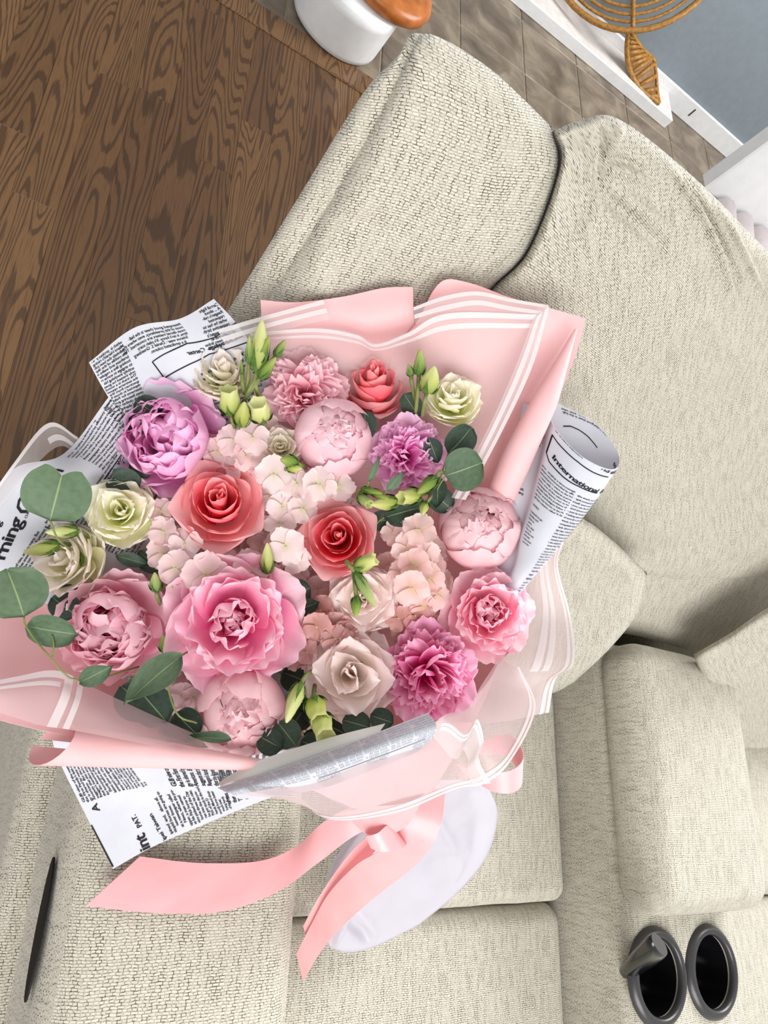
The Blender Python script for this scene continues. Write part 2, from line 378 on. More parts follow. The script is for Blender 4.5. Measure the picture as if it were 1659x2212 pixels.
def cushion(name, px, dep, back=(.25, .8, -.5), thick=.12, rnd=.035, nu=46, nv=46, wr=.004, ws=10, seed=0, folds=(), m=M_FAB, parent=sofa):
    """closed soft cushion whose front goes through picture points at the given depths"""
    p = Patch([[at(x, y, dep(x, y)) for x, y in r] for r in px]); bk = np.array(back if back is not None else (0, 1, 0), float); bk /= np.linalg.norm(bk)
    U, V = np.meshgrid(np.linspace(0, 1, nu), np.linspace(0, 1, nv)); U = U.ravel(); V = V.ravel()
    P = p.ev(U, V); Nn = p.nrm(U, V)
    if back is None: bk = P.mean(0)-CAMP; bk /= np.linalg.norm(bk)
    e = lambda d: rnd*(1-np.sqrt(np.clip(1-(1-np.clip(d/rnd, 0, 1))**2, 0, 1)))
    pull = np.maximum(e(np.minimum(U, 1-U)*p.Lu), 0) + np.maximum(e(np.minimum(V, 1-V)*p.Lv), 0)
    vr = P-CAMP; vr /= np.linalg.norm(vr, axis=1)[:, None]; P = P + vr*np.minimum(pull, rnd*1.4)[:, None]
    edge = np.clip(np.minimum(np.minimum(U, 1-U)*p.Lu, np.minimum(V, 1-V)*p.Lv)/.02, 0, 1)
    w = np.array([fbm(q[0], q[1], q[2]+seed*3.1, ws) for q in P])*wr
    for (fu0, fv0, fu1, fv1, wd, am) in folds:       # creases as lines in the surface
        if max(fu0, fv0, fu1, fv1) > 2: (fu0, fv0), (fu1, fv1) = p.inv(fu0, fv0), p.inv(fu1, fv1)
        a = np.array([fu0*p.Lu, fv0*p.Lv]); b = np.array([fu1*p.Lu, fv1*p.Lv]); X = np.stack([U*p.Lu, V*p.Lv], 1); d = b-a
        tt = np.clip(((X-a)@d)/(d@d), 0, 1); ds = np.linalg.norm(X-(a+tt[:, None]*d), axis=1); w = w + am*np.exp(-(ds/wd)**2)*np.sin(np.clip(tt, .02, .98)*math.pi)**.5
    P = P + Nn*(w*edge)[:, None]
    n = len(P); Pb = p.ev(U, V) + bk*thick
    c = Pb.mean(0); Pb = c + (Pb-c)*.9
    G_ = p.ev(U, V).reshape(nv, nu, 3)
    cu = np.concatenate([[0], np.cumsum(np.linalg.norm(np.diff(G_, axis=1), axis=2).mean(0))]); cv = np.concatenate([[0], np.cumsum(np.linalg.norm(np.diff(G_, axis=0), axis=2).mean(1))])
    du = np.concatenate([np.zeros((nv, 1)), np.cumsum(np.linalg.norm(np.diff(G_, axis=1), axis=2), 1)], 1); dv = np.concatenate([np.zeros((1, nu)), np.cumsum(np.linalg.norm(np.diff(G_, axis=0), axis=2), 0)], 0)
    du -= du[:, [nu//2]]; dv -= dv[[nv//2], :]
    uv = np.stack([du.ravel(), -dv.ravel()], 1); uvo = uv-uv.mean(0); uvb = uv+uvo/(np.linalg.norm(uvo, axis=1)[:, None]+1e-9)*thick
    fs = grid_faces(nu, nv); fb = [f[::-1] for f in grid_faces(nu, nv, n)]
    ring = [i for i in range(nu)] + [j*nu+nu-1 for j in range(1, nv)] + [(nv-1)*nu+i for i in range(nu-2, -1, -1)] + [j*nu for j in range(nv-2, 0, -1)]
    side = [(ring[(k+1) % len(ring)], ring[k], ring[k]+n, ring[(k+1) % len(ring)]+n) for k in range(len(ring))]
    o = link(name, mesh(name, np.vstack([P, Pb]), fs+side+fb, np.vstack([uv, uvb])), m)
    bm = bmesh.new(); bm.from_mesh(o.data); bmesh.ops.recalc_face_normals(bm, faces=bm.faces); bm.to_mesh(o.data); bm.free()
    return under(o, parent)
# arm on the left with pull handle
arm = sbox('arm', .128, .338, -.8, .40, .03, ARMZ, r=.034, seg=.016, puff=(.004, .004, .006), wrinkle=.003)
sbox('arm_side_panel', .098, .16, -.8, .33, .02, .5, r=.02, seg=.03, puff=(.003, 0, 0), wrinkle=.002)
hx = .1265
bm = bmesh.new()
for k in range(24):
    a = k/24*2*math.pi; bm.verts.new((hx-.002, -.106+.05*math.cos(a), .577+.013*math.sin(a)))
bm.faces.new(bm.verts); r_ = bmesh.ops.extrude_face_region(bm, geom=list(bm.faces))
for v in r_['geom']:
    if isinstance(v, bmesh.types.BMVert): v.co.x -= .0015
me = bpy.data.meshes.new('recliner_pull_handle'); bm.to_mesh(me); bm.free()
hd = under(link('recliner_pull_handle', me, mat('matte_black_plastic', srgb(12, 12, 13), .6, .2)), sofa); tag(hd, 'black oval recliner pull handle on the arm side')
# seats, footrests
sbox('seat_cushion', .342, .836, -.128, .42, .2, .476, r=.02, seg=.02, puff=(0, .004, .006), wrinkle=.003, seed=2)
sbox('footrest_pad', .342, .838, -.8, -.131, .12, .464, r=.026, seg=.02, puff=(0, 0, .006), wrinkle=.003, seed=3)
sbox('seat_cushion', 1.096, 1.7, -.14, .42, .2, .462, r=.03, seg=.025, puff=(0, .004, .008), wrinkle=.003, seed=4)
sbox('footrest_pad', 1.096, 1.7, -.8, -.143, .12, .452, r=.03, seg=.025, puff=(0, 0, .008), wrinkle=.003, seed=5)
# console
V, Fc, UV = rbox(.842, 1.092, -.8, .235, .05, .564, r=.022, seg=.02, puff=(0, 0, .002), wrinkle=.002)
tmp = bpy.data.objects.new('console_body', mesh('console_body', V, Fc, UV)); tmp.data.materials.append(M_FAB); COL.objects.link(tmp)
bm = bmesh.new(); bm.from_mesh(tmp.data); bmesh.ops.remove_doubles(bm, verts=bm.verts, dist=1e-5); bmesh.ops.recalc_face_normals(bm, faces=bm.faces); bm.to_mesh(tmp.data); bm.free()
CUPS = [atz(1422, 2110, .568), atz(1538, 2098, .568)]
cut = []
for c in CUPS:
    bm = bmesh.new(); bmesh.ops.create_cone(bm, cap_ends=True, segments=40, radius1=.045, radius2=.045, depth=.2); me = bpy.data.meshes.new('cut'); bm.to_mesh(me); bm.free()
    k = bpy.data.objects.new('cut', me); COL.objects.link(k); k.location = (c[0], c[1], .57); cut.append(k)
    md = tmp.modifiers.new('hole', 'BOOLEAN'); md.object = k; md.operation = 'DIFFERENCE'; md.solver = 'EXACT'
bpy.context.view_layer.update()
me = bpy.data.meshes.new_from_object(tmp.evaluated_get(bpy.context.evaluated_depsgraph_get())); me.name = 'console_body'
tmp.modifiers.clear(); tmp.data = me; under(tmp, sofa)
for k in cut: bpy.data.objects.remove(k, do_unlink=True)
sbox('console_lid', .838, 1.094, -.128, .222, .548, .63, r=.032, seg=.012, puff=(.004, .003, .004), wrinkle=.002, seed=6)
def lathe(name, prof, seg=40):
    V = [(r*math.cos(k/seg*2*math.pi), r*math.sin(k/seg*2*math.pi), z) for r, z in prof for k in range(seg)]
    Fc = [(j*seg+k, j*seg+(k+1) % seg, (j+1)*seg+(k+1) % seg, (j+1)*seg+k) for j in range(len(prof)-1) for k in range(seg)]
    uv = [(k/seg, j/(len(prof)-1)) for j in range(len(prof)) for k in range(seg)]
    return mesh(name, V, Fc, uv)
cup_me = lathe('cup_well', [(.046, .004), (.044, -.01), (.042, -.06), (.038, -.064), (.0005, -.065)])
rim_me = lathe('cup_rim', [(.044, .0), (.0445, .006), (.047, .009), (.052, .008), (.0565, .004), (.058, -.001)])
for c in CUPS:
    o = under(link('cup_holder', cup_me, M_BLACK), sofa); o.location = (c[0], c[1], .566)
    q = link('cup_rim', rim_me, M_BLACK2, o)
# padded backs
bk0 = lambda x, y: tback(x, y, .25)
cushion('back_bolster_side', [[(862, 118), (905, 72), (1050, 148), (1188, 272)], [(780, 208), (930, 230), (1070, 300), (1195, 370)], [(636, 440), (800, 470), (960, 520), (1120, 545)], [(498, 662), (680, 680), (850, 700), (1020, 690)], [(420, 790), (600, 820), (800, 840), (960, 800)]],
        lambda x, y: bk0(x, y)+.022, thick=.17, rnd=.02, wr=.003, seed=1)
cushion('back_bolster', [[(885, 108), (930, 74), (1060, 150), (1192, 274)], [(835, 215), (940, 240), (1080, 305), (1204, 372)], [(700, 450), (820, 480), (970, 525), (1138, 545)], [(570, 650), (700, 680), (860, 700), (1052, 640)], [(500, 780), (640, 820), (820, 840), (1000, 780)]],
        lambda x, y: bk0(x, y)-.004, thick=.16, rnd=.04, wr=.006, ws=12, seed=2, folds=((.02, .55, .35, .5, .006, -.006), (.02, .62, .3, .68, .008, .004)))
cushion('back_pillow', [[(1196, 282), (1250, 262), (1338, 258), (1500, 384), (1640, 524), (1800, 690)], [(1210, 360), (1262, 350), (1345, 380), (1500, 520), (1650, 670), (1820, 840)], [(1140, 545), (1230, 560), (1330, 620), (1480, 740), (1640, 880), (1840, 1000)],
        [(1040, 660), (1170, 780), (1290, 880), (1450, 990), (1640, 1060), (1850, 1130)], [(1010, 850), (1160, 1000), (1290, 1100), (1430, 1170), (1640, 1180), (1860, 1220)], [(1010, 990), (1190, 1090), (1300, 1160), (1405, 1250), (1640, 1262), (1860, 1300)]],
        lambda x, y: bk0(x, y)+.004-.02*math.exp(-((x-1430)/260)**2-((y-860)/300)**2), thick=.15, rnd=.03, nu=120, nv=110, wr=.009, ws=7, seed=3,
        folds=((1308, 268, 1300, 420, .006, -.011), (1345, 262, 1318, 345, .009, .010), (1312, 372, 1408, 398, .007, .007), (1312, 352, 1400, 372, .005, -.008), (1302, 425, 1440, 545, .007, -.010), (1318, 410, 1450, 500, .011, .007),
        (1296, 430, 1236, 520, .007, -.007), (1258, 300, 1280, 420, .014, .006), (1430, 330, 1585, 650, .009, .012), (1470, 345, 1610, 640, .008, -.012), (1540, 410, 1659, 640, .01, .008)))
cushion('lower_back_panel', [[(1000, 960), (1300, 1090), (1640, 1140), (1860, 1190)], [(1050, 1150), (1320, 1250), (1640, 1240), (1860, 1260)], [(1100, 1350), (1342, 1368), (1496, 1404), (1720, 1440)]],
        lambda x, y: bk0(x, y)+.006, thick=.14, rnd=.02, wr=.004, seed=4)
bk1 = lambda x, y: tback(x, y, .155)
cushion('lumbar_cushion', [[(860, 950), (1060, 1040), (1240, 1110), (1320, 1165), (1398, 1238)], [(840, 1110), (1050, 1200), (1200, 1260), (1300, 1300), (1378, 1322)], [(830, 1250), (1040, 1340), (1170, 1390), (1250, 1402), (1318, 1400)], [(820, 1370), (1020, 1450), (1130, 1490), (1190, 1498), (1240, 1474)]],
        bk1, back=None, thick=.10, rnd=.045, wr=.004, seed=5)
cushion('lumbar_cushion', [[(1498, 1414), (1580, 1366), (1660, 1312), (1800, 1240)], [(1520, 1480), (1600, 1460), (1680, 1440), (1800, 1400)], [(1532, 1545), (1600, 1548), (1680, 1550), (1800, 1540)], [(1556, 1604), (1612, 1618), (1680, 1614), (1800, 1600)]],
        bk1, back=None, thick=.10, rnd=.045, wr=.004, seed=6)
sbox('back_frame', .36, 1.75, .52, .74, .06, .8, r=.04, seg=.06)

# ---------------------------------------------------------------- things in the background
def tube(name, pts, rad, sides=8, closed=False):
    pts = [np.array(p, float) for p in pts]; n = len(pts); V = []; uv = []
    rad = rad if hasattr(rad, '__len__') else [rad]*n
    up = np.array([.31, .17, .93])
    for i, p in enumerate(pts):
        d = (pts[(i+1) % n]-pts[i-1]) if closed else pts[min(i+1, n-1)]-pts[max(i-1, 0)]
        d = d/(np.linalg.norm(d)+1e-9); a = np.cross(d, up); a /= np.linalg.norm(a)+1e-9; b = np.cross(d, a)
        for k in range(sides):
            t = k/sides*2*math.pi; V.append(p+rad[i]*(a*math.cos(t)+b*math.sin(t))); uv.append((k/sides, i/max(1, n-1)))
    Fc = [(i*sides+k, i*sides+(k+1) % sides, ((i+1) % n)*sides+(k+1) % sides, ((i+1) % n)*sides+k) for i in range(n if closed else n-1) for k in range(sides)]
    if not closed: Fc += [tuple(range(sides))[::-1], tuple(range((n-1)*sides, n*sides))]
    return mesh(name, V, Fc, uv)
# low white round stand with a wooden block
st = empty('round_stand', Matrix.Translation((.555, 2.135, .004)))
tag(st, 'white rounded stand with an orange wooden top on the floor threshold', 'stand')
o = link('stand_base', lathe('stand_base', [(.0005, 0), (.13, 0), (.14, .006), (.142, .02), (.146, .12), (.147, .15), (.0005, .15)], 48), M_WHITE, st)
o = link('wooden_top', lathe('wooden_top', [(.0005, 0), (.128, 0), (.146, .012), (.15, .03), (.142, .045), (.12, .05), (.0005, .05)], 48), M_ORANGEWOOD, st); o.location = (.075, .04, .15)
dv = tag(link('dark_device', box_mesh('dark_device', -.035, .035, -.05, .05, 0, .02, .004), M_NAVY), 'small dark navy device lying on the orange wooden top', 'device')
dv.location = (.66, 2.2, .2045); dv.rotation_euler = (0, 0, R(25))
link('pale_label', box_mesh('pale_label', -.018, .018, -.02, .03, .0195, .0205, 0), M_WHITE, dv)
# white plinth and rattan stand
pl = tag(link('white_plinth', box_mesh('white_plinth', .2, 2.3, 2.985, 3.171, 0, .05, .003), M_WHITE), 'long low white plinth along the grey wall on the tiles', 'plinth')
link('plinth_top', box_mesh('plinth_top', .21, 2.29, 2.996, 3.17, .05, .052, 0), M_TOP_SHADE, pl)
foot = aty(1421, 226, 3.0); foot[2] = max(foot[2], .062)
rs = empty('rattan_stand', Matrix.Translation(Vector(foot)))
tag(rs, 'honey-coloured round woven rattan piece with a slatted leg on the white plinth', 'rattan decor')
low = aty(1352, 66, 3.02); up_ = IY*.93-FW*.2+np.array([0, -.1, .1]); up_ /= np.linalg.norm(up_); sd_ = np.cross(up_, -FW); sd_ /= np.linalg.norm(sd_)
cc = low+up_*.36
dep_ = np.cross(sd_, up_)
for rr, zz, th in ((.36, 0, .0125), (.325, .012, .007), (.295, .022, .007), (.265, .03, .007), (.225, .038, .007), (.175, .045, .007), (.115, .05, .007)):
    pts = [cc+sd_*rr*1.05*math.cos(k/48*2*math.pi)+up_*rr*math.sin(k/48*2*math.pi)-dep_*zz for k in range(48)]
    under(link('rattan_ring', tube('rattan_ring', pts, th, 8, True), M_RATTAN), rs)
for k in range(6):
    a = k/6*2*math.pi+math.pi/2+.08
    pts = [cc+sd_*r*math.cos(a)+up_*r*math.sin(a)-dep_*(.055*(1-(r/.36)**2)) for r in np.linspace(0, .36, 8)]
    under(link('rattan_spoke', tube('rattan_spoke', pts, .01, 6), M_RATTAN), rs)
def cr(pts, n=14):
    p = Patch([pts, pts]); u = np.linspace(0, 1, n); return p.ev(u, np.zeros(n))
tl = lambda f: np.linalg.norm(low-CAMP)/np.linalg.norm(ray(1352, 66))*(1-f)+np.linalg.norm(foot-CAMP)/np.linalg.norm(ray(1421, 226))*f
A_ = cr([at(1358, 66, tl(0)), at(1354, 105, tl(.3)), at(1360, 150, tl(.6)), at(1385, 195, tl(.85)), foot])
B_ = cr([at(1366, 70, tl(0)), at(1380, 95, tl(.25)+.02), at(1400, 118, tl(.5)+.03), at(1414, 133, tl(.6)+.03), at(1420, 200, tl(.9)+.01), foot])
pn_ = Patch([A_, [.5*(a+b)-FW*-.004 for a, b in zip(A_, B_)], B_]); wp = under(link('woven_panel', patch_mesh('woven_panel', pn_, 20, 6), M_RATTAN_D), rs); solid(wp, .004)
under(link('leg_frame', tube('leg_frame', A_, .011, 8), M_RATTAN), rs); under(link('leg_frame', tube('leg_frame', B_, .008, 8), M_RATTAN), rs)
for k in range(1, 13):
    under(link('rattan_slat', tube('rattan_slat', [A_[k]*(1-s)+B_[k]*s for s in (0, .5, 1)], .0105, 6), M_RATTAN), rs)
# white panel chair behind the sofa
wc = empty('white_chair', Matrix.Translation((1.5, 1.3, 0)))
tag(wc, 'white panel-backed chair behind the sofa pillow', 'chair')
wx = 1.205
bm_ = box_mesh('back_panel', wx, 1.95, 1.3, 1.345, .662, 1.25, .004); under(link('back_panel', bm_, M_WHITE), wc)
for k in range(9):
    x = wx+.06+k*.07; under(link('seat_rib', tube('seat_rib', [(x, 1.28, .66), (x, 1.1, .64), (x, .95, .6)], .034, 10), M_PALEPINK), wc)
for x in (wx+.03, 1.9):
    for y in (1.0, 1.32): under(link('leg', box_mesh('leg', x-.02, x+.02, y-.02, y+.02, 0, .6, .003), M_WHITE), wc)

# glossy black handle standing in the cup holder beside the seat
def loft(name, secs, cap=True):
    n = len(secs[0]); V = [p for s_ in secs for p in s_]
    Fc = [(j*n+k, j*n+(k+1) % n, (j+1)*n+(k+1) % n, (j+1)*n+k) for j in range(len(secs)-1) for k in range(n)]
    if cap: Fc += [tuple(range(n))[::-1], tuple(range((len(secs)-1)*n, len(secs)*n))]
    return mesh(name, V, Fc, [(k/n, j) for j in range(len(secs)) for k in range(n)])
hb = np.array([CUPS[0][0]-.012, CUPS[0][1]-.018, .506]); ht = atz(1425, 2040, .655); ax_ = ht-hb; L_ = np.linalg.norm(ax_); ax_ /= L_
e1 = np.cross(ax_, FW); e1 /= np.linalg.norm(e1); e2 = np.cross(e1, ax_)
secs = []
for t_, r1, r2 in ((0, .006, .005), (.15, .008, .007), (.4, .012, .009), (.7, .016, .011), (.92, .017, .011), (1.0, .016, .010)):
    c_ = hb+ax_*L_*t_
    ring = []
    for k in range(20):
        a = k/20*2*math.pi; q = c_+e1*r1*math.cos(a)+e2*r2*math.sin(a)
        if t_ == 1.0: q = q+ax_*(.022*math.cos(a))
        if t_ == .92: q = q+ax_*(.016*math.cos(a))
        ring.append(q)
    secs.append(ring)
hm = link('black_handle', loft('black_handle', secs), M_BLACK)
tag(hm, 'glossy black slant-cut handle standing in one of the cup holders', 'handle')
for p_ in hm.data.polygons:
    if len(p_.vertices) > 4: p_.use_smooth = False

# ---------------------------------------------------------------- wrapping papers
def sheet(name, rs, m, label=None, cat=None, nu=30, nv=24, th=.0004, group=None, parent=None, arc=False):
    p = Patch(rs, arc); o = link(name, patch_mesh(name, p, nu, nv), m)
    if th: solid(o, th)
    if label: tag(o, label, cat, group)
    if parent: under(o, parent)
    return o, p
def stripe(p, parent, u0, u1, v0, v1, n=40, lift=.0009):
    me = patch_mesh('edge_stripe', p, n if u1-u0 >= v1-v0 else 4, n if v1-v0 > u1-u0 else 4, u0, u1, v0, v1, lift)
    return under(link('edge_stripe', me, M_STRIPE), parent)
def font_mesh(txt, size, bold=0, spacing=1.0, line=1.0, align='LEFT', word=1.0):
    c = bpy.data.curves.new('print', 'FONT'); c.body = txt; c.size = size; c.resolution_u = 2; c.offset = bold*size
    c.space_character = spacing; c.space_line = line; c.align_x = align; c.fill_mode = 'FRONT'; c.space_word = word
    o = bpy.data.objects.new('print', c); COL.objects.link(o); bpy.context.view_layer.update()
    me = bpy.data.meshes.new_from_object(o.evaluated_get(bpy.context.evaluated_depsgraph_get()))
    V = np.empty(len(me.vertices)*3); me.vertices.foreach_get('co', V); V = V.reshape(-1, 3)[:, :2]
    Fc = [tuple(p.vertices) for p in me.polygons]
    bpy.data.objects.remove(o, do_unlink=True); bpy.data.curves.remove(c); bpy.data.meshes.remove(me)
    return V, Fc
def put(p, parent, V, Fc, u0, v0, ang=0, mirror=False, ink=None, name='printed_text', lift=.0007, clip=(0.005, .995, .005, .995), side=1):
    """lay flat print (metres, x right, y up) onto the sheet at (u0, v0)"""
    a = R(ang); x = V[:, 0]*(-1 if mirror else 1); y = V[:, 1]
    xr = x*math.cos(a)-y*math.sin(a); yr = x*math.sin(a)+y*math.cos(a)
    U = u0 + xr/p.Lu; Vv = v0 - yr/p.Lv
    ok = (U > clip[0]) & (U < clip[1]) & (Vv > clip[2]) & (Vv < clip[3])
    keep = [f for f in Fc if all(ok[i] for i in f)]
    if not keep: return None
    used = sorted({i for f in keep for i in f}); mp = {i: k for k, i in enumerate(used)}
    P = p.ev(U[used], Vv[used]) + p.nrm(U[used], Vv[used])*lift*side
    me = mesh(name, P, [[mp[i] for i in f] for f in keep], smooth=False)
    return under(link(name, me, ink or M_INK), parent)
def rule(p, parent, pts, w, mirror=False, ink=None, lift=.0006):
    """printed line through (u, v) points"""
    pts = np.array(pts, float); uu = []; vv = []; Fc = []
    dense = []
    for a, b in zip(pts[:-1], pts[1:]):
        for s_ in np.linspace(0, 1, 14)[:-1]: dense.append(a*(1-s_)+b*s_)
    dense.append(pts[-1]); dense = np.array(dense)
    d = np.gradient(dense, axis=0)*[p.Lu, p.Lv]; d /= np.linalg.norm(d, axis=1)[:, None]+1e-9
    nn = np.stack([-d[:, 1]/p.Lu, d[:, 0]/p.Lv], 1)*w/2
    Q = np.vstack([dense+nn, dense-nn]); n = len(dense)
    P = p.ev(Q[:, 0], Q[:, 1]) + p.nrm(Q[:, 0], Q[:, 1])*lift
    return under(link('printed_rule', mesh('printed_rule', P, [(i, i+1, n+i+1, n+i) for i in range(n-1)], smooth=False), ink or M_INK), parent)
def tpx(p, parent, txt, a, b, size=None, fit=False, flip=False, bold=.016, line=1.0, space=.92, ink=None, clip=(.004, .996, .004, .996), word=1.0, rng_=(1.0, 0.0, 1.0)):
    '''print txt with its first baseline starting at picture point a and running towards b; size = font size in picture pixels'''
    ua, va = p.inv(*a, *rng_); ub, vb = p.inv(*b, *rng_)
    dx, dy = (ub-ua)*p.Lu, -(vb-va)*p.Lv; ang = math.degrees(math.atan2(dy, dx)); D = math.hypot(dx, dy)
    Lp = math.dist(a, b); sz = (size or 10)*D/Lp
    V, Fc = font_mesh(txt, sz, bold, space, line, word=word)
    if fit:
        k = D/V[:, 0].max(); V = V*[k, k if size is None else 1]
    return put(p, parent, V, Fc, ua, va, ang+(180 if flip else 0), flip, ink=ink, clip=clip)
def rpx(p, parent, pts, w, rng_=(1.0, 0.0, 1.0), ink=None): return rule(p, parent, [p.inv(*q, *rng_) for q in pts], w, ink=ink)
BODY1 = """ed to   employ a time-management tech-
unique recommended by efficiency experts
everywhere: I went to the horse races.
  I went with a veteran journalist, Dick
Evans, one of the select few people in
newspaper history ever to have simulta-
neously held the positions of Bowling
Writer and Religion Editor. Needless to
say, he was known as the Holy Roller. I
did this column, called "A Stranger Goes"""
BODY2 = """    At the track, you see gor-
geous spit-covered people to talk
to yourself, and nobody minds it.
    Also you can find the most
earnest and sincere advice from
anybody, just by buying the pro-
gram and asking about the horse
(every bad word) in the next race.
    At the track, losing money
is socially acceptable behavior.
    At the track, there is always
one in a Large hat. I should not
mention Miami, where we lived.
    And you never know who you
meet. At the window was a Mi-
ami, Dick said, the telephone
operator who never lost. What
happens to the rest is history.
Steve Lawrence was at the rail
childhood friend of mine, so was
Steve to blame when I bet more
on, you know, a grey horse with
some lessons to learn at least.
    But the best of all was news
that you can take home to the
other people in the house today."""
BODY3 = """ GLIB view of the matter would be that
the First Family's faith in astrolo-
gy is shared by many millions of
Americans.  But the available evidence
suggests that this isn't so.  Either
Reagan's handlers accept or they think
that the American public does not care
for horoscopes in President's days.
  Shortly before the Department of Re-
lations came out, one group of the gov-
ernment's own agency, National Sci-
ence Foundation, sent a long annual
report on the state of our Science
Indicators 1987, based on the opin-
ion survey about faith in the sci-
ence, among other facts.
  As it is, we find no evid-
ence   that a reader believes
  In it."""
BODY4 = """ipined  and,   above all,
stupid horses are going to
     never know.
  at a newspaper called
     News, where the pro-
upper, a man named
as his Pick horse to
nice picked of the Day
  horse threw his rider,
  ran into the decora-
  he got stuck in the mud
  Pick of the D
  hands Mond eloqu
word) horse better
  much bett
  losing hands
  of the man"""
BODY5 = """which is  probably  wh
Miami Herald's racing
definitely the best job I
the middle of the day, D
briefcase and walks ou
looking like a regular cit
to engage in some repu
activity involving his A
only instead he goes to
The track is a wonder
the extreme opposite on
spectrum from the reputa
depicted in those funny
tisements for Ralph La
ones featuring good-look
in dark clothes riding
back and sharing a look
tiful estate with others"""
BODY6 = """Attempted good cheer is the ball-
most of this presidency, even where the
most dismal matters are concerned. This
time, it isn't funny. It's plain scary.
  Science wear : Daniel S. Greenberg
      is a syndicated column."""
BODY7 = """Carroll Right
 A ... about
 Reagan's reli-
  respected
  what he has to
  respective birth
 of Mr. Reagan's
of California at
that has been linked to
  something be de-"""
BODY8 = """   "My whole strategy,   Valerie
Mr. It-if-lt the horse takes a damp
     joined." He so the one.  on
 "at watched closely.  I horse did  a
  the      be      won. Then"""
BODY9 = """of nies, and so many. But
that answer from 9 percent; 8
The survey found a interest
rest in astrology and that a
  at of those who say that
at they read the stars daily
ed with 21 percent for the
resident, the poll of the na-
singly profound  for   many
  Houses confirm and so to
  Rest and all the rest of it"""

# newsprint sheet A, upper left, print showing through mirrored
nA, pA = sheet('newsprint_sheet', rows([[(192, 783, -.01), (290, 708, -.006), (390, 688, -.004), (462, 646, -.004)], [(222, 838, 0), (330, 772, .004), (428, 742, .0), (512, 700, -.004)], [(262, 900, .012), (370, 850, .014), (470, 818, .012), (556, 770, .008)], [(330, 990, .03), (430, 960, .034), (520, 930, .034), (610, 900, .03)], [(480, 1250, .07), (540, 1250, .075), (600, 1250, .075), (660, 1250, .07)]]), M_NEWS,
    'newsprint sheet with mirrored show-through print fanning out over the oak floor', 'wrapping paper', 40, 44, arc=True)
tpx(pA, nA, 'ness  Knowlage  Center', (544, 716), (405, 767), None, True, True, .022)
rpx(pA, nA, [(520, 690), (464, 729), (404, 742), (353, 766), (329, 782), (355, 817), (409, 787), (452, 765), (503, 750), (545, 734)], .0009)
tpx(pA, nA, BODY5, (264, 741), (196, 787), 10, False, True, line=.95, clip=(.006, .36, .004, .8))
tpx(pA, nA, BODY6, (392, 702), (290, 730), 9.5, False, True, line=.95)
tpx(pA, nA, BODY7, (474, 660), (440, 674), 9.5, False, True, line=.95, clip=(.72, .995, .004, .8))
tpx(pA, nA, BODY8+'\n'+BODY6+'\n'+BODY8+'\n'+BODY6, (536, 762), (380, 826), 10, False, True, line=1.05, clip=(.3, .99, .1, .9))

# newsprint sheet B, left
nB, pB = sheet('newsprint_sheet', rows([[(-90, 1190, -.004), (20, 1020, -.006), (138, 980, 0.0), (236, 856, .004)], [(-50, 1240, .0), (65, 1090, .004), (190, 1000, .01), (290, 905, .016)], [(50, 1285, .012), (160, 1165, .02), (255, 1075, .024), (352, 970, .028)], [(150, 1320, .022), (250, 1230, .03), (340, 1140, .036), (430, 1040, .04)], [(330, 1380, .055), (400, 1340, .07), (470, 1300, .08), (540, 1240, .085)], [(480, 1590, .09), (540, 1570, .1), (600, 1560, .11), (660, 1550, .11)], [(740, 1740, .11), (760, 1745, .115), (780, 1750, .12), (800, 1750, .12)]]), M_NEWS,
    'newsprint sheet with upright print and a large masthead behind the eucalyptus leaf', 'wrapping paper', 40, 50, arc=True)
tpx(pB, nB, 'rning C    on', (8, 1212), (138, 1016), None, True, False, .02)
tpx(pB, nB, 'ning', (-12, 1166), (36, 1062), 27, False, False, .02)
tpx(pB, nB, BODY1, (147, 988), (215, 890), 9.6, line=1.3)
tpx(pB, nB, BODY5, (225, 884), (247, 860), 9.6, line=1.3)
rpx(pB, nB, [(216, 1048), (268, 973)], .0008); tpx(pB, nB, 'WRITE', (256, 1006), (276, 978), 13, bold=.02)
tpx(pB, nB, 'CLIB', (58, 1120), (66, 1095), 9)
tpx(pB, nB, BODY9, (36, 1226), (82, 1154), 10, line=.98); tpx(pB, nB, BODY2, (96, 1140), (120, 1104), 10, line=.98)
tpx(pB, nB, BODY3, (170, 1100), (200, 1060), 10, line=.98)

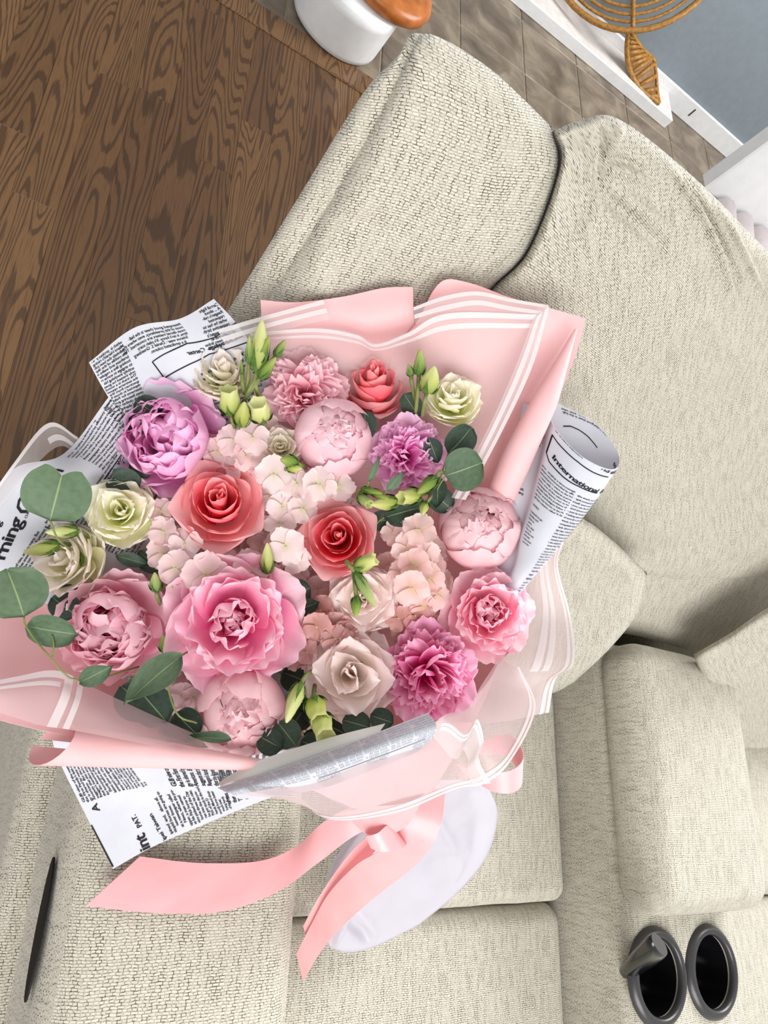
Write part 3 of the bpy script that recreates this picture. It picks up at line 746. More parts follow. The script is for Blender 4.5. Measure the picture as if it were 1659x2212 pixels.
# pink paper on the left with its rolled lip
pk1, pp1 = sheet('pink_paper', rows([[(-90, 1150, .03), (0, 1052, .028), (45, 1018, .028), (120, 1010, .03)], [(-110, 1250, .03), (0, 1240, .034), (100, 1260, .042), (220, 1290, .05)], [(-110, 1400, .012), (0, 1390, .022), (120, 1400, .036), (270, 1460, .05)], [(-90, 1500, -.004), (0, 1500, .002), (130, 1540, .012), (360, 1610, .03)], [(-70, 1530, -.008), (0, 1556, -.004), (110, 1582, .004), (400, 1640, .025)]]), M_PINK,
    'pink paper sheet lining the side of the bouquet above the sofa arm', 'wrapping paper', 30, 36)
def roll(name, axis, radii, a0, a1, m, label, cat, skew=None, n=26, na=22):
    """paper rolled about an axis given as (x, y, depth) picture points"""
    ax = Patch([[at(*p) for p in axis]]*2); u = np.linspace(0, 1, n); C = ax.ev(u, np.zeros(n)); rad = np.interp(u, np.linspace(0, 1, len(radii)), radii)
    D = np.gradient(C, axis=0); D /= np.linalg.norm(D, axis=1)[:, None]
    V = []; uv = []
    for j, a in enumerate(np.linspace(R(a0), R(a1), na)):
        for i in range(n):
            vw = CAMP-C[i]; vw /= np.linalg.norm(vw); s_ = np.cross(D[i], vw); s_ /= np.linalg.norm(s_); f_ = np.cross(s_, D[i])
            q = C[i]+rad[i]*(s_*math.sin(a)+f_*math.cos(a))
            if skew: q = q + D[0]*skew(a)*(1-u[i])
            V.append(q); uv.append((u[i]*.3, j/na*.1))
    o = link(name, mesh(name, V, grid_faces(n, na), uv), m); solid(o, .0004)
    if label: tag(o, label, cat)
    return o
roll('pink_paper', [(112, 1607, .47), (260, 1622, .468), (420, 1638, .47), (590, 1655, .48)], [.0145, .011, .007, .003], -170, 170, M_PINK, 'rolled lip of pink paper with a dark open end above the newsprint corner', 'wrapping paper', skew=lambda a: .02*math.cos(a+.4))

# newsprint corner lying on the arm
def armp(x, y, h): return at(x, y, tz(x, y, ARMZ+h))
nF, pF = sheet('newsprint_sheet', list(map(list, zip(*[
    [armp(244, 1877, .022), armp(190, 1770, .03), armp(130, 1648, .05), at(110, 1590, .49)],
    [armp(332, 1828, .028), armp(285, 1725, .04), armp(235, 1650, .06), at(215, 1590, .495)],
    [armp(452, 1776, .04), armp(420, 1700, .055), armp(392, 1655, .075), at(372, 1610, .50)],
    [armp(560, 1732, .055), armp(545, 1690, .07), armp(535, 1660, .085), at(530, 1620, .505)],
    [armp(690, 1684, .08), armp(672, 1660, .09), armp(660, 1640, .10), at(650, 1615, .51)]]))), M_NEWS,
    'newsprint corner hanging over the sofa arm beside the ribbon tail', 'wrapping paper', 36, 30, arc=True)
fk = dict(flip=True)
tpx(pF, nF, 'int', (326, 1834), (311, 1798), 40, bold=.02, **fk); tpx(pF, nF, 'PAT.', (307, 1784), (291, 1757), 16, bold=.02, **fk)
tpx(pF, nF, 'ipei Taiwan', (360, 1812), (329, 1758), 15.5, bold=.016, **fk)
tpx(pF, nF, 'A', (216, 1750), (208, 1732), 26, bold=.02, **fk); tpx(pF, nF, BODY3, (186, 1734), (147, 1654), 10.5, line=.98, **fk)
tpx(pF, nF, BODY4, (374, 1800), (340, 1724), 10.5, line=.98, **fk); tpx(pF, nF, BODY3, (384, 1700), (366, 1664), 9.5, line=.98, **fk); tpx(pF, nF, BODY9, (500, 1735), (482, 1690), 9.5, line=.98, **fk)
rpx(pF, nF, [(197, 1782), (244, 1872)], .0012)

# front roll of newsprint
nG, pG = sheet('newsprint_sheet', [[at(470, 1692, .485), at(548, 1648, .475), at(700, 1597, .475), at(832, 1563, .485)], [at(480, 1700, .478), at(570, 1672, .468), at(710, 1624, .468), at(815, 1592, .478)], [at(500, 1712, .482), at(600, 1696, .475), at(720, 1656, .475), at(820, 1620, .484)]], M_NEWSBACK,
    'blank reverse of a newsprint sheet folded along the front of the bouquet', 'wrapping paper', 30, 14)
nG2, pG2 = sheet('newsprint_sheet', [[at(470, 1702, .475), at(620, 1655, .465), at(790, 1592, .468), at(925, 1540, .482)], [at(490, 1712, .466), at(640, 1672, .452), at(800, 1615, .452), at(942, 1566, .468)], [at(505, 1720, .468), at(660, 1692, .455), at(805, 1642, .455), at(935, 1592, .470)], [at(520, 1726, .476), at(680, 1706, .47), at(800, 1664, .472), at(905, 1622, .482)]], M_NEWS,
    'grey finely printed newsprint roll across the front of the bouquet', 'wrapping paper', 30, 18)
for j, uu in enumerate(np.arange(.01, .98, .125)):
    V, Fc = font_mesh(BODY2 if j % 2 else BODY1, .0026, .0, 1.0, .95); put(pG2, nG2, V, Fc, uu, .02, 0, ink=M_INKGREY, clip=(uu, uu+.118, .02, .98))
rule(pG2, nG2, [(.4, .62), (.95, .62)], .0007, ink=M_INKGREY)

# cone of newsprint on the right
nI, pI = sheet('newsprint_sheet', rows([[(1130, 872, .02), (1182, 880, .012), (1196, 920, -.006), (1256, 985, -.022), (1322, 1014, -.012), (1337, 985, .014), (1290, 918, .03), (1200, 868, .03)],
    [(1105, 1000, .02), (1160, 1000, .012), (1168, 1030, -.004), (1215, 1075, -.016), (1272, 1092, -.008), (1283, 1072, .01), (1245, 1020, .024), (1170, 980, .024)],
    [(1085, 1130, .02), (1125, 1130, .012), (1132, 1150, .0), (1165, 1175, -.008), (1206, 1178, -.004), (1214, 1165, .008), (1190, 1130, .016), (1130, 1110, .018)],
    [(1065, 1235, .02), (1096, 1240, .012), (1102, 1252, .004), (1122, 1258, .0), (1144, 1254, .002), (1150, 1246, .008), (1138, 1232, .012), (1096, 1228, .014)],
    [(980, 1400, .05), (990, 1400, .05), (1000, 1402, .05), (1010, 1404, .05), (1020, 1404, .05), (1026, 1402, .05), (1020, 1400, .05), (1000, 1396, .05)]]), M_NEWS,
    'newsprint rolled into an open cone at the side of the bouquet against the back pillow', 'wrapping paper', 70, 44, arc=True)
fr = (.8, .19, .66)
ki = dict(rng_=fr)
tpx(pI, nI, 'International  Busin', (1192, 988), (1300, 1053), None, True, bold=.02, **ki)
rpx(pI, nI, [(1313, 1030), (1280, 1020), (1248, 998), (1206, 958), (1194, 940), (1181, 978), (1187, 998), (1215, 1029), (1248, 1050), (1289, 1065)], .0011, fr)
tpx(pI, nI, 'ter his election', (1273, 983), (1322, 1003), 9.5, bold=.02, **ki); tpx(pI, nI, 'astrological advice', (1268, 992), (1320, 1013), 9.5, bold=.02, clip=(.2, .7, .004, .9), **ki)
tpx(pI, nI, 'being astrological signs for\nthe  be sure if unfavorable?"', (1203, 925), (1262, 976), 8.6, bold=.02, **ki)
tpx(pI, nI, BODY1+'\n\n WHILE\n\nI wanted to go\nSunday and\nDick re-\n came\nhere, dear\nThe a is\nand the rest\nof it was\nin the news\nevery day', (1172, 1006), (1218, 1052), 8.4, line=1.35, clip=(.1, .42, .01, .9), **ki)
tpx(pI, nI, BODY2+'\n'+BODY2, (1228, 1062), (1267, 1080), 9.0, line=1.4, clip=(.425, .62, .01, .9), **ki)
fl = (.8, .0, .2)
tpx(pI, nI, BODY5+'\n'+BODY1, (1136, 900), (1172, 924), 8.6, line=.95, clip=(.004, .2, .004, .8), rng_=fl)
tpx(pI, nI, BODY6, (1316, 944), (1240, 898), 9.4, flip=True, clip=(.68, .97, .004, .5), rng_=(.5, .7, 1.0))
rpx(pI, nI, [(1216, 921), (1232, 921), (1250, 929), (1268, 942), (1290, 968)], .0009, (.5, .7, 1.0))

# pink sheets at the top
def rowsK(rs, d): return [[at(x, y, min(T(x, y)+o, tback(x, y)-.012+min(o, 0))+d) for x, y, o in r] for r in rs]
pJ1 = rowsK([[(563, 648, 0), (640, 653, -.004), (740, 641, .002), (830, 622, -.002), (892, 620, 0)], [(566, 700, .002), (650, 704, 0), (740, 700, .006), (840, 690, .002), (894, 684, .002)], [(575, 790, .034), (660, 796, .038), (750, 796, .04), (850, 790, .038), (905, 780, .034)], [(600, 960, .058), (690, 960, .06), (770, 960, .06), (860, 960, .06), (920, 950, .056)], [(640, 1250, .085), (690, 1250, .085), (740, 1250, .085), (790, 1250, .085), (830, 1250, .085)], [(640, 1560, .11), (700, 1570, .11), (760, 1580, .11), (810, 1590, .11), (850, 1600, .11)], [(760, 1740, .12), (780, 1750, .12), (800, 1755, .12), (830, 1760, .12), (860, 1760, .12)]], 0)
j1, _ = sheet('pink_paper', pJ1, M_PINK, 'pink paper sheet with a wavy top edge standing against the padded bolster', 'wrapping paper', 40, 40)
pJ2 = rowsK([[(900, 700, 0), (950, 611, -.004), (1010, 610, -.006), (1100, 642, -.002), (1182, 664, .0), (1265, 688, .004)], [(850, 760, .03), (930, 740, .024), (1020, 728, .014), (1110, 744, .012), (1180, 764, .012), (1240, 776, .006)], [(830, 880, .05), (920, 880, .05), (1010, 880, .042), (1090, 890, .032), (1140, 900, .022), (1190, 895, .01)], [(820, 1050, .07), (900, 1060, .066), (970, 1070, .06), (1015, 1080, .05), (1060, 1090, .04), (1100, 1085, .03)], [(800, 1280, .085), (840, 1280, .085), (880, 1280, .085), (930, 1280, .085), (980, 1280, .08), (1020, 1280, .07)], [(820, 1560, .11), (850, 1560, .11), (880, 1550, .11), (910, 1540, .11), (950, 1520, .11), (990, 1490, .10)], [(850, 1750, .12), (860, 1750, .12), (870, 1745, .12), (880, 1740, .12), (890, 1735, .12), (900, 1730, .12)]], 0)
j2, _ = sheet('pink_paper', pJ2, M_PINK, 'pink paper sheet with a pointed corner standing against the back pillow', 'wrapping paper', 44, 40)
tj = lambda x, y: T(x, y)-.008
roll('pink_paper', [(1244, 712, tj(1244, 712)), (1180, 860, tj(1180, 860)-.002), (1112, 1000, tj(1112, 1000)+.014), (1066, 1110, tj(1066, 1110)+.045)], [.001, .010, .0125, .012], -100, 95, M_PINK, 'folded pink paper tube beside the newsprint cone', 'wrapping paper')
# frosted films with white double stripes
FG = 'frosted films of the bouquet'
k1, pk = sheet('frosted_film', rowsK([[(540, 718, -.010), (680, 708, -.012), (770, 722, -.010), (812, 742, -.010), (880, 718, -.014), (970, 676, -.016), (1182, 680, -.012)], [(550, 790, .022), (690, 795, .026), (770, 800, .028), (820, 805, .028), (900, 800, .026), (1000, 810, .018), (1140, 800, .004)], [(600, 1010, .05), (700, 1010, .05), (770, 1010, .05), (820, 1010, .05), (890, 1010, .046), (960, 1010, .036), (1020, 1040, .022)]], 0), M_FILM,
    'frosted film with a wavy double white stripe over the pink paper at the top', 'film', 60, 24, 0)
stripe(pk, k1, 0, 1, .0, .045, 80); stripe(pk, k1, 0, 1, .085, .13, 80)
k2, p2 = sheet('frosted_film', rowsK([[(893, 664, -.012), (960, 640, -.016), (1030, 630, -.018), (1100, 645, -.014), (1184, 660, -.010)], [(896, 700, -.010), (960, 684, -.013), (1030, 672, -.014), (1100, 682, -.012), (1180, 692, -.010)]], 0), M_FILM, 'narrow frosted film edge with white stripes at the notch between two pink sheets', 'film', 40, 10, 0)
stripe(p2, k2, 0, 1, 0, .2, 50); stripe(p2, k2, 0, 1, .45, .7, 50)
k3, p3 = sheet('frosted_film', rowsK([[(470, 712, -.008), (560, 686, -.012), (640, 664, -.012), (698, 648, -.010)], [(490, 752, -.006), (575, 724, -.010), (650, 704, -.010), (712, 690, -.008)]], 0), M_FILM, 'frosted film edge with white stripes next to the mirrored newsprint', 'film', 30, 8, 0)
stripe(p3, k3, 0, 1, 0, .22, 40); stripe(p3, k3, 0, 1, .42, .66, 40)
k4, p4 = sheet('frosted_film', rowsK([[(1186, 662, -.014), (1152, 690, -.014)], [(1150, 790, -.012), (1110, 800, -.012)], [(1085, 930, -.006), (1052, 930, -.006)], [(1005, 1080, .004), (975, 1075, .004)]], 0), M_FILM, 'frosted film fold running down beside the folded pink tube', 'film', 10, 40, 0)
stripe(p4, k4, 0, .28, 0, 1, 40); stripe(p4, k4, .5, .8, 0, 1, 40)
c1, pc = sheet('frosted_film', rows([[(-60, 1130, -.012), (30, 1000, -.012), (104, 914, -.008), (168, 945, .004)], [(-40, 1150, -.008), (55, 1030, -.008), (125, 965, -.002), (172, 985, .006)]]), M_FILM, 'clear frosted film tip sticking out over the oak floor', 'film', 30, 10, 0)
stripe(pc, c1, 0, 1, 0, .18, 40); stripe(pc, c1, 0.6, 1, .5, .75, 20)
e1_, pe = sheet('frosted_film', rows([[(-90, 1490, -.022), (40, 1462, -.022), (122, 1450, -.02), (190, 1480, -.012), (330, 1545, -.002), (500, 1620, .005)], [(-90, 1510, -.025), (20, 1500, -.026), (110, 1500, -.027), (180, 1525, -.022), (310, 1580, -.012), (480, 1632, -.002)], [(-90, 1525, -.02), (0, 1540, -.022), (80, 1565, -.024), (160, 1578, -.024), (300, 1605, -.016), (460, 1642, -.004)]]), M_FILMPINK,
    'pinkish frosted film with white stripes folded above the rolled pink lip', 'film', 50, 20, 0)
stripe(pe, e1_, 0, .46, 0.0, .16, 40); stripe(pe, e1_, 0, .44, .24, .34, 40); stripe(pe, e1_, .46, .52, .0, 1, 30); stripe(pe, e1_, .55, .58, 0.02, 1, 30)
def ruffle(r, amp): return [[B(x, y, o+amp*math.sin(i*2.1+j*.7)) for i, (x, y, o) in enumerate(q)] for j, q in enumerate(r)]
h2, ph2 = sheet('frosted_film', ruffle([[(985, 1560, .04), (1040, 1500, .04), (1080, 1420, .04), (1110, 1320, .04), (1120, 1230, .04), (1120, 1150, .04)], [(1080, 1560, .03), (1110, 1500, .03), (1150, 1430, .03), (1170, 1330, .03), (1165, 1240, .03), (1155, 1150, .03)], [(1185, 1538, .02), (1200, 1468, .02), (1240, 1432, .02), (1232, 1330, .02), (1206, 1222, .02), (1222, 1160, .02)]], .008), M_FILMD,
    'outer ruffled frosted film with white stripes resting against the lumbar cushion', 'film', 60, 20, 0)
stripe(ph2, h2, 0, 1, .9, .94, 70); stripe(ph2, h2, 0, 1, .965, 1, 70); stripe(ph2, h2, .35, 1, .52, .62, 70); stripe(ph2, h2, .35, 1, .66, .74, 70)
pH, pph = sheet('pink_paper', rows([[(560, 1650, .012), (700, 1640, .014), (830, 1600, .016), (940, 1560, .03), (1040, 1490, .04), (1090, 1400, .05), (1110, 1300, .05)], [(640, 1690, .02), (730, 1690, .03), (840, 1660, .04), (930, 1620, .055), (1020, 1560, .06), (1060, 1460, .06), (1070, 1350, .06)], [(760, 1745, .075), (800, 1750, .085), (850, 1745, .09), (900, 1730, .095), (940, 1700, .10), (960, 1660, .10), (960, 1600, .10)]]), paper_mat('pale_pink_inner_paper', srgb(238, 196, 198), srgb(242, 204, 206), .5, .3),
    'pale pink inner paper gathered toward the ribbon knot under the frosted film', 'wrapping paper', 44, 24)
h1, ph1 = sheet('frosted_film', ruffle([[(520, 1716, -.02), (640, 1690, -.03), (780, 1640, -.035), (900, 1590, -.03), (960, 1545, -.01), (1010, 1530, .0), (1040, 1480, .01), (1080, 1420, .015)], [(580, 1722, -.012), (690, 1735, -.018), (800, 1700, -.02), (920, 1660, -.018), (1000, 1610, -.01), (1060, 1590, -.004), (1090, 1510, .0), (1110, 1440, .008)], [(640, 1722, -.004), (718, 1768, .0), (860, 1752, .006), (985, 1702, .004), (1050, 1690, .0), (1105, 1640, -.006), (1156, 1530, -.004), (1122, 1440, .004)]], .005), M_FILMD,
    'ruffled frosted film with white double stripe across the front above the ribbon knot', 'film', 80, 26, 0)
stripe(ph1, h1, 0, 1, .9, .945, 90); stripe(ph1, h1, 0, 1, .965, 1, 90)
h3, ph3 = sheet('frosted_film', [[at(880, 1590, .47), at(960, 1560, .48), at(1005, 1585, .475), at(1030, 1552, .48), at(1045, 1600, .485), at(1035, 1640, .48), at(1060, 1690, .49)], [at(860, 1640, .49), at(940, 1620, .49), at(985, 1640, .49), at(1000, 1620, .49), at(1010, 1640, .49), at(1010, 1665, .49), at(1020, 1695, .50)]], M_FILM, 'small wavy frosted film flap with white edge near the ribbon loop', 'film', 60, 8, 0)
stripe(ph3, h3, .15, 1, .0, .09, 70); stripe(ph3, h3, .15, 1, .14, .26, 70)

# ---------------------------------------------------------------- ribbon and stem bag
NECK = at(872, 1762, .625)
rb = empty('satin_ribbon', Matrix.Translation(Vector(NECK)))
tag(rb, 'pink satin ribbon tied in a bow with two long tails over the sofa arm', 'ribbon')
def band(name, top, bot, n=44, k=8):
    p = Patch([top, [(np.array(a)+np.array(b))/2 for a, b in zip(top, bot)], bot]); o = link(name, patch_mesh(name, p, n, k), M_SATIN); solid(o, .0005); return under(o, rb)
band('ribbon_tail', [armp(302, 1850, .016), armp(430, 1864, .016), armp(560, 1860, .017), armp(640, 1828, .022), at(700, 1775, .605), at(770, 1740, .6), at(850, 1730, .615)],
     [armp(185, 1957, .016), armp(330, 1972, .016), armp(480, 1969, .016), armp(600, 1926, .02), at(690, 1862, .60), at(775, 1800, .598), at(860, 1770, .61)], 60)
band('ribbon_tail', [at(905, 1690, .60), at(868, 1760, .592), at(835, 1826, .60), at(770, 1868, .63), at(712, 1928, .67), at(676, 1990, .70), at(640, 2060, .72)],
     [at(962, 1712, .60), at(950, 1790, .59), at(905, 1862, .60), at(805, 1942, .64), at(735, 2006, .68), at(690, 2060, .71), at(655, 2120, .73)], 60)
band('ribbon_tail', [at(800, 1800, .625), at(760, 1838, .64), at(720, 1890, .665), at(684, 1945, .69), at(655, 2000, .71)], [at(830, 1815, .63), at(790, 1862, .645), at(742, 1920, .675), at(700, 1975, .70), at(665, 2040, .72)], 40)
band('bow_loop', [at(745, 1752, .575), at(800, 1742, .565), at(860, 1738, .565), at(910, 1720, .58), at(930, 1700, .60)], [at(756, 1770, .59), at(790, 1800, .58), at(835, 1804, .578), at(880, 1782, .585), at(905, 1742, .605)], 40)
band('bow_loop', [at(862, 1800, .60), at(840, 1782, .575), at(815, 1800, .566), at(790, 1806, .572), at(800, 1800, .6), at(838, 1796, .615)], [at(880, 1822, .60), at(868, 1832, .576), at(830, 1840, .568), at(800, 1830, .574), at(815, 1812, .6), at(850, 1812, .615)], 40)
band('bow_loop', [at(985, 1648, .60), at(1020, 1662, .585), at(1062, 1670, .575), at(1108, 1662, .575), at(1130, 1638, .585), at(1122, 1608, .605), at(1096, 1586, .62), at(1040, 1600, .63)],
     [at(1000, 1668, .605), at(1030, 1690, .59), at(1066, 1710, .58), at(1108, 1712, .58), at(1128, 1690, .59), at(1114, 1655, .61), at(1086, 1632, .625), at(1035, 1630, .635)], 60)
bagp = [[(830, 1690), (900, 1686), (980, 1684), (1050, 1690)], [(770, 1800), (880, 1780), (980, 1770), (1075, 1758)], [(716, 1880), (850, 1880), (960, 1862), (1052, 1850)], [(690, 1990), (780, 1976), (880, 1950), (992, 1926)], [(712, 2048), (752, 2058), (810, 2046), (905, 1998)]]
bagz = {0: .70, 1: .63, 2: .58, 3: .545, 4: .505}
def bagd(x, y): return tz(x, y, float(np.interp(y, [1686, 1775, 1870, 1960, 2045], [.70, .63, .575, .54, .51])))
bag = cushion('stem_bag', bagp, bagd, back=(.25, .1, -.9), thick=.03, rnd=.008, nu=60, nv=60, wr=.006, ws=14, seed=9, folds=((945, 1770, 985, 1850, .005, .006), (985, 1850, 988, 1930, .005, .006), (1015, 1700, 1000, 1900, .012, -.006), (775, 1965, 812, 2040, .005, .007), (750, 1990, 800, 2035, .007, -.007), (720, 2045, 752, 1985, .005, .007), (860, 1900, 940, 1960, .012, .005), (800, 1850, 790, 1900, .006, .006)), m=M_BAG, parent=rb)
bag.parent = None; bag.matrix_parent_inverse = Matrix.Identity(4)
tag(bag, 'frosted white plastic bag around the stems lying on the seat cushion', 'bag')

# ---------------------------------------------------------------- flowers
def petal_mesh(name, L=1, Wd=.5, phi0=80, phi1=20, wrapr=1.0, ruf=.03, notch=.05, lip=0, point=0, seed=0, nu=15, nv=10, base=.3, lipv=.78, rk=2.6):
    """one petal: base at the origin, rises in the y-z plane; phi = angle from the flower axis at base and tip"""
    rn = random.Random(seed*7+3); ph = rn.random()*6; ph2 = rn.random()*6
    prof = [(0., 0., R(phi0))]; K = 60
    for k in range(K):
        v = (k+.5)/K; s_ = v*v*(3-2*v)
        f = R(phi0+(phi1-phi0)*s_) + R(lip)*max(0, (v-lipv)/(1-lipv))**1.3
        r_, z_, _ = prof[-1]; prof.append((r_+math.sin(f)*L/K, z_+math.cos(f)*L/K, f))
    V, UV = [], []
    for j in range(nv):
        for i in range(nu):
            u = -1+2*i/(nu-1); v = j/(nv-1)
            tip = 1 - .10*u*u - point*.22*abs(u)**1.2 + notch*(math.sin(rk*u*math.pi+ph)*.6+math.sin(1.9*rk*u*math.pi+ph2)*.4)*(.3+.7*abs(u) if not point else .6)
            ve = min(max(v*tip/(1+.75*notch), 0), 1.0)
            x_ = ve*K; k = min(int(x_), K-1); f = x_-k
            r_ = prof[k][0]*(1-f)+prof[k+1][0]*f; z_ = prof[k][1]*(1-f)+prof[k+1][1]*f; an = prof[k+1][2]
            if v < .6: w = base+(1-base)*math.sin(v/.6*math.pi/2)
            else: w = math.sqrt(max(0, 1-((v-.6)/.4)**2*(.72 if not point else .9)))
            w *= Wd
            a = u*w/wrapr; xl = wrapr*math.sin(a); inn = wrapr*(1-math.cos(a))
            rf = ruf*v*v*(math.sin(rk*u*math.pi*1.1+ph2)+.5*math.sin(rk*2.3*u+ph+4*v))
            nx, nz = math.cos(an), -math.sin(an)
            V.append((xl, r_ - inn*max(.25, math.cos(an)) + nx*rf, z_ + inn*.55*math.sin(an) + nz*rf)); UV.append((u*.5+.5, v))
    return mesh(name, V, grid_faces(nu, nv), UV)
def flower_frame(x, y, t, tilt=(0, 0), spin=0):
    """frame at a picture point facing the camera, leaning by tilt (picture right, picture up)"""
    P = at(x, y, t); z = CAMP-P; z /= np.linalg.norm(z)
    xr = IX-z*(IX@z); xr /= np.linalg.norm(xr); yr = np.cross(z, xr)
    z2 = z+xr*tilt[0]+yr*tilt[1]; z2 /= np.linalg.norm(z2)
    x2 = xr-z2*(xr@z2); x2 /= np.linalg.norm(x2); y2 = np.cross(z2, x2)
    c, s_ = math.cos(R(spin)), math.sin(R(spin)); x3 = x2*c+y2*s_; y3 = -x2*s_+y2*c
    M = Matrix.Identity(4)
    for i in range(3): M[i][0], M[i][1], M[i][2], M[i][3] = x3[i], y3[i], z2[i], P[i]
    return M
M_STEM = noise_mat('green_stem', srgb(104, 116, 62), srgb(132, 140, 84), 60, .5)
def stem_to_neck(parent, M, r=.0028, back=.02):
    p0 = np.array(M.translation); z = np.array([M[0][2], M[1][2], M[2][2]]); vw = p0-CAMP; vw /= np.linalg.norm(vw)
    p1 = p0-z*back*.6+vw*back; nk = NECK+np.array([random.uniform(-.012, .012) for _ in range(3)])
    mid = .45*p1+.55*nk + vw*.03
    pts = [p0, p1, .5*(p1+mid)+vw*.012, mid, nk]
    return under(link('stem', tube('stem', pts, r, 6), M_STEM), parent)
def add_petal(root, me, mt, az, r0, z0, sc, tilt=0, roll=0, sx=1):
    o = link('petal', me, mt, root)
    o.matrix_basis = Matrix.Rotation(R(az), 4, 'Z') @ Matrix.Translation((0, r0, z0)) @ Matrix.Rotation(R(tilt), 4, 'X') @ Matrix.Rotation(R(roll), 4, 'Y') @ Matrix.Diagonal((sc*sx, sc, sc, 1))
    return o
PV = {}
def variants(key, n, m, **kw):
    """a few petal meshes of one kind, shared by all flowers of one colour"""
    k = (key, m.name)
    if k not in PV:
        PV[k] = []
        for i in range(n):
            me = petal_mesh('petal', seed=hash(key) % 97+i*13 if False else sum(map(ord, key))+i*13, **kw); me.materials.append(m); PV[k].append(me)
    return PV[k]

def peony(x, y, rpx, style, m, label, t=None, tilt=(0, 0), spin=0, seed=1, inner=None, squash=1.0):
    rn = random.Random(seed); t = t or T(x, y); r = rpx*t/F*{'open': 1.02, 'dome': 1.22, 'ruffled': 1.12, 'ball': 1.3}[style]
    M = flower_frame(x, y, t+r*.5, tilt, spin); root = empty('peony', M); tag(root, label, 'flower', None)
    im = inner or m
    J = lambda a: rn.uniform(-a, a)
    if style == 'open':
        G = variants('guard', 4, m, L=1.12, Wd=.62, phi0=92, phi1=48, wrapr=.85, ruf=.035, notch=.045, rk=2.2)
        Mi = variants('mid', 4, m, L=.95, Wd=.46, phi0=80, phi1=8, wrapr=.6, ruf=.05, notch=.05, rk=1.7)
        In = variants('inn', 4, im, L=.8, Wd=.36, phi0=62, phi1=-28, wrapr=.42, ruf=.05, notch=.05, rk=1.7)
        Ce = variants('cen', 3, im, L=.6, Wd=.22, phi0=40, phi1=-40, wrapr=.3, ruf=.05, notch=.05, rk=1.7)
        for k in range(8): add_petal(root, rn.choice(G), m, k*45+J(9), .04*r, -.12*r, r*rn.uniform(.9, 1.06), J(6), J(8))
        for k in range(8): add_petal(root, rn.choice(G), m, k*45+22+J(9), .02*r, .02*r, r*rn.uniform(.76, .88), 10+J(8), J(10))
        for k in range(9): add_petal(root, rn.choice(Mi), m, k*40+J(14), .04*r, .05*r, r*rn.uniform(.85, 1.0), J(9), J(14))
        for k in range(8): add_petal(root, rn.choice(In), im, k*45+J(14), .02*r, .04*r, r*rn.uniform(.85, 1.0), J(9), J(16))
        for k in range(7): add_petal(root, rn.choice(Ce), im, k*51+J(14), 0, .02*r, r*rn.uniform(.8, 1.0), J(9), J(20))
    elif style == 'ruffled':
        G = variants('guardr', 4, m, L=1.1, Wd=.52, phi0=92, phi1=55, wrapr=.8, ruf=.04, notch=.06)
        Rf = variants('ruf', 6, im, L=.92, Wd=.28, phi0=24, phi1=-8, wrapr=.34, ruf=.05, notch=.12, rk=1.7, base=.35)
        for k in range(9): add_petal(root, rn.choice(G), m, k*40+J(9), .03*r, -.1*r, r*rn.uniform(.86, 1.02), J(8), J(8))
        n = 74
        for k in range(n):
            th = 82*math.sqrt((k+.5)/n); add_petal(root, rn.choice(Rf), im, k*137.5+J(10), .02*r, -.05*r, r*rn.uniform(.86, 1.06)*(1.0-.10*(1-th/82)), -th+8+J(9), J(38))
    elif style == 'dome':
        G = variants('guardd', 4, m, L=1.2, Wd=.66, phi0=92, phi1=28, wrapr=.75, ruf=.03, notch=.05)
        Md = variants('midd', 5, m, L=1.2, Wd=.56, phi0=72, phi1=-46, wrapr=.55, ruf=.04, notch=.06, rk=1.6)
        Rf = variants('rufd', 6, im, L=1.0, Wd=.42, phi0=44, phi1=-52, wrapr=.46, ruf=.05, notch=.07, rk=1.5)
        for k in range(8): add_petal(root, rn.choice(G), m, k*45+J(9), .03*r, -.14*r, r*rn.uniform(.84, .98), J(8), J(8))
        for k in range(12): add_petal(root, rn.choice(Md), m, k*30+J(10), .04*r, -.02*r, r*rn.uniform(.9, 1.05), -10+J(9), J(16))
        for k in range(36):
            th = 54*math.sqrt((k+.5)/36); add_petal(root, rn.choice(Rf), im, k*137.5+J(10), .02*r, 0, r*rn.uniform(.88, 1.04), -th+14+J(9), J(32))
    else:   # ball: petals closing over each other
        B1 = variants('ball1', 4, m, L=1.75, Wd=.78, phi0=96, phi1=-62, wrapr=.72, ruf=.018, notch=.05)
        B2 = variants('ball2', 4, m, L=1.55, Wd=.62, phi0=80, phi1=-66, wrapr=.58, ruf=.025, notch=.06)
        B3 = variants('ball3', 4, im, L=1.3, Wd=.36, phi0=48, phi1=-60, wrapr=.4, ruf=.04, notch=.09)
        for k in range(6): add_petal(root, rn.choice(B1), m, k*60+J(10), .02*r, -.4*r, r*rn.uniform(.92, 1.02), -6+J(6), J(8))
        for k in range(6): add_petal(root, rn.choice(B1), m, k*60+30+J(10), .01*r, -.34*r, r*rn.uniform(.84, .92), J(6), J(8))
        for k in range(8): add_petal(root, rn.choice(B2), m, k*45+J(12), .01*r, -.3*r, r*rn.uniform(.84, .98), J(7), J(12))
        for k in range(10): add_petal(root, rn.choice(B3), im, k*36+J(12), .0, -.22*r, r*rn.uniform(.84, 1.0), J(9), J(18))
    stem_to_neck(root, M); return root
LILAC = petal_mat('lilac_pink_petal', srgb(238, 120, 196), srgb(252, 182, 228), srgb(255, 222, 244), tr=.42, p1=.4)
MAGENTA = petal_mat('magenta_petal', srgb(222, 80, 148), srgb(246, 140, 192), srgb(255, 210, 232), tr=.42, p1=.45)
PINK = petal_mat('peony_pink_petal', srgb(236, 112, 164), srgb(252, 174, 206), srgb(255, 228, 237), tr=.4, p1=.42)
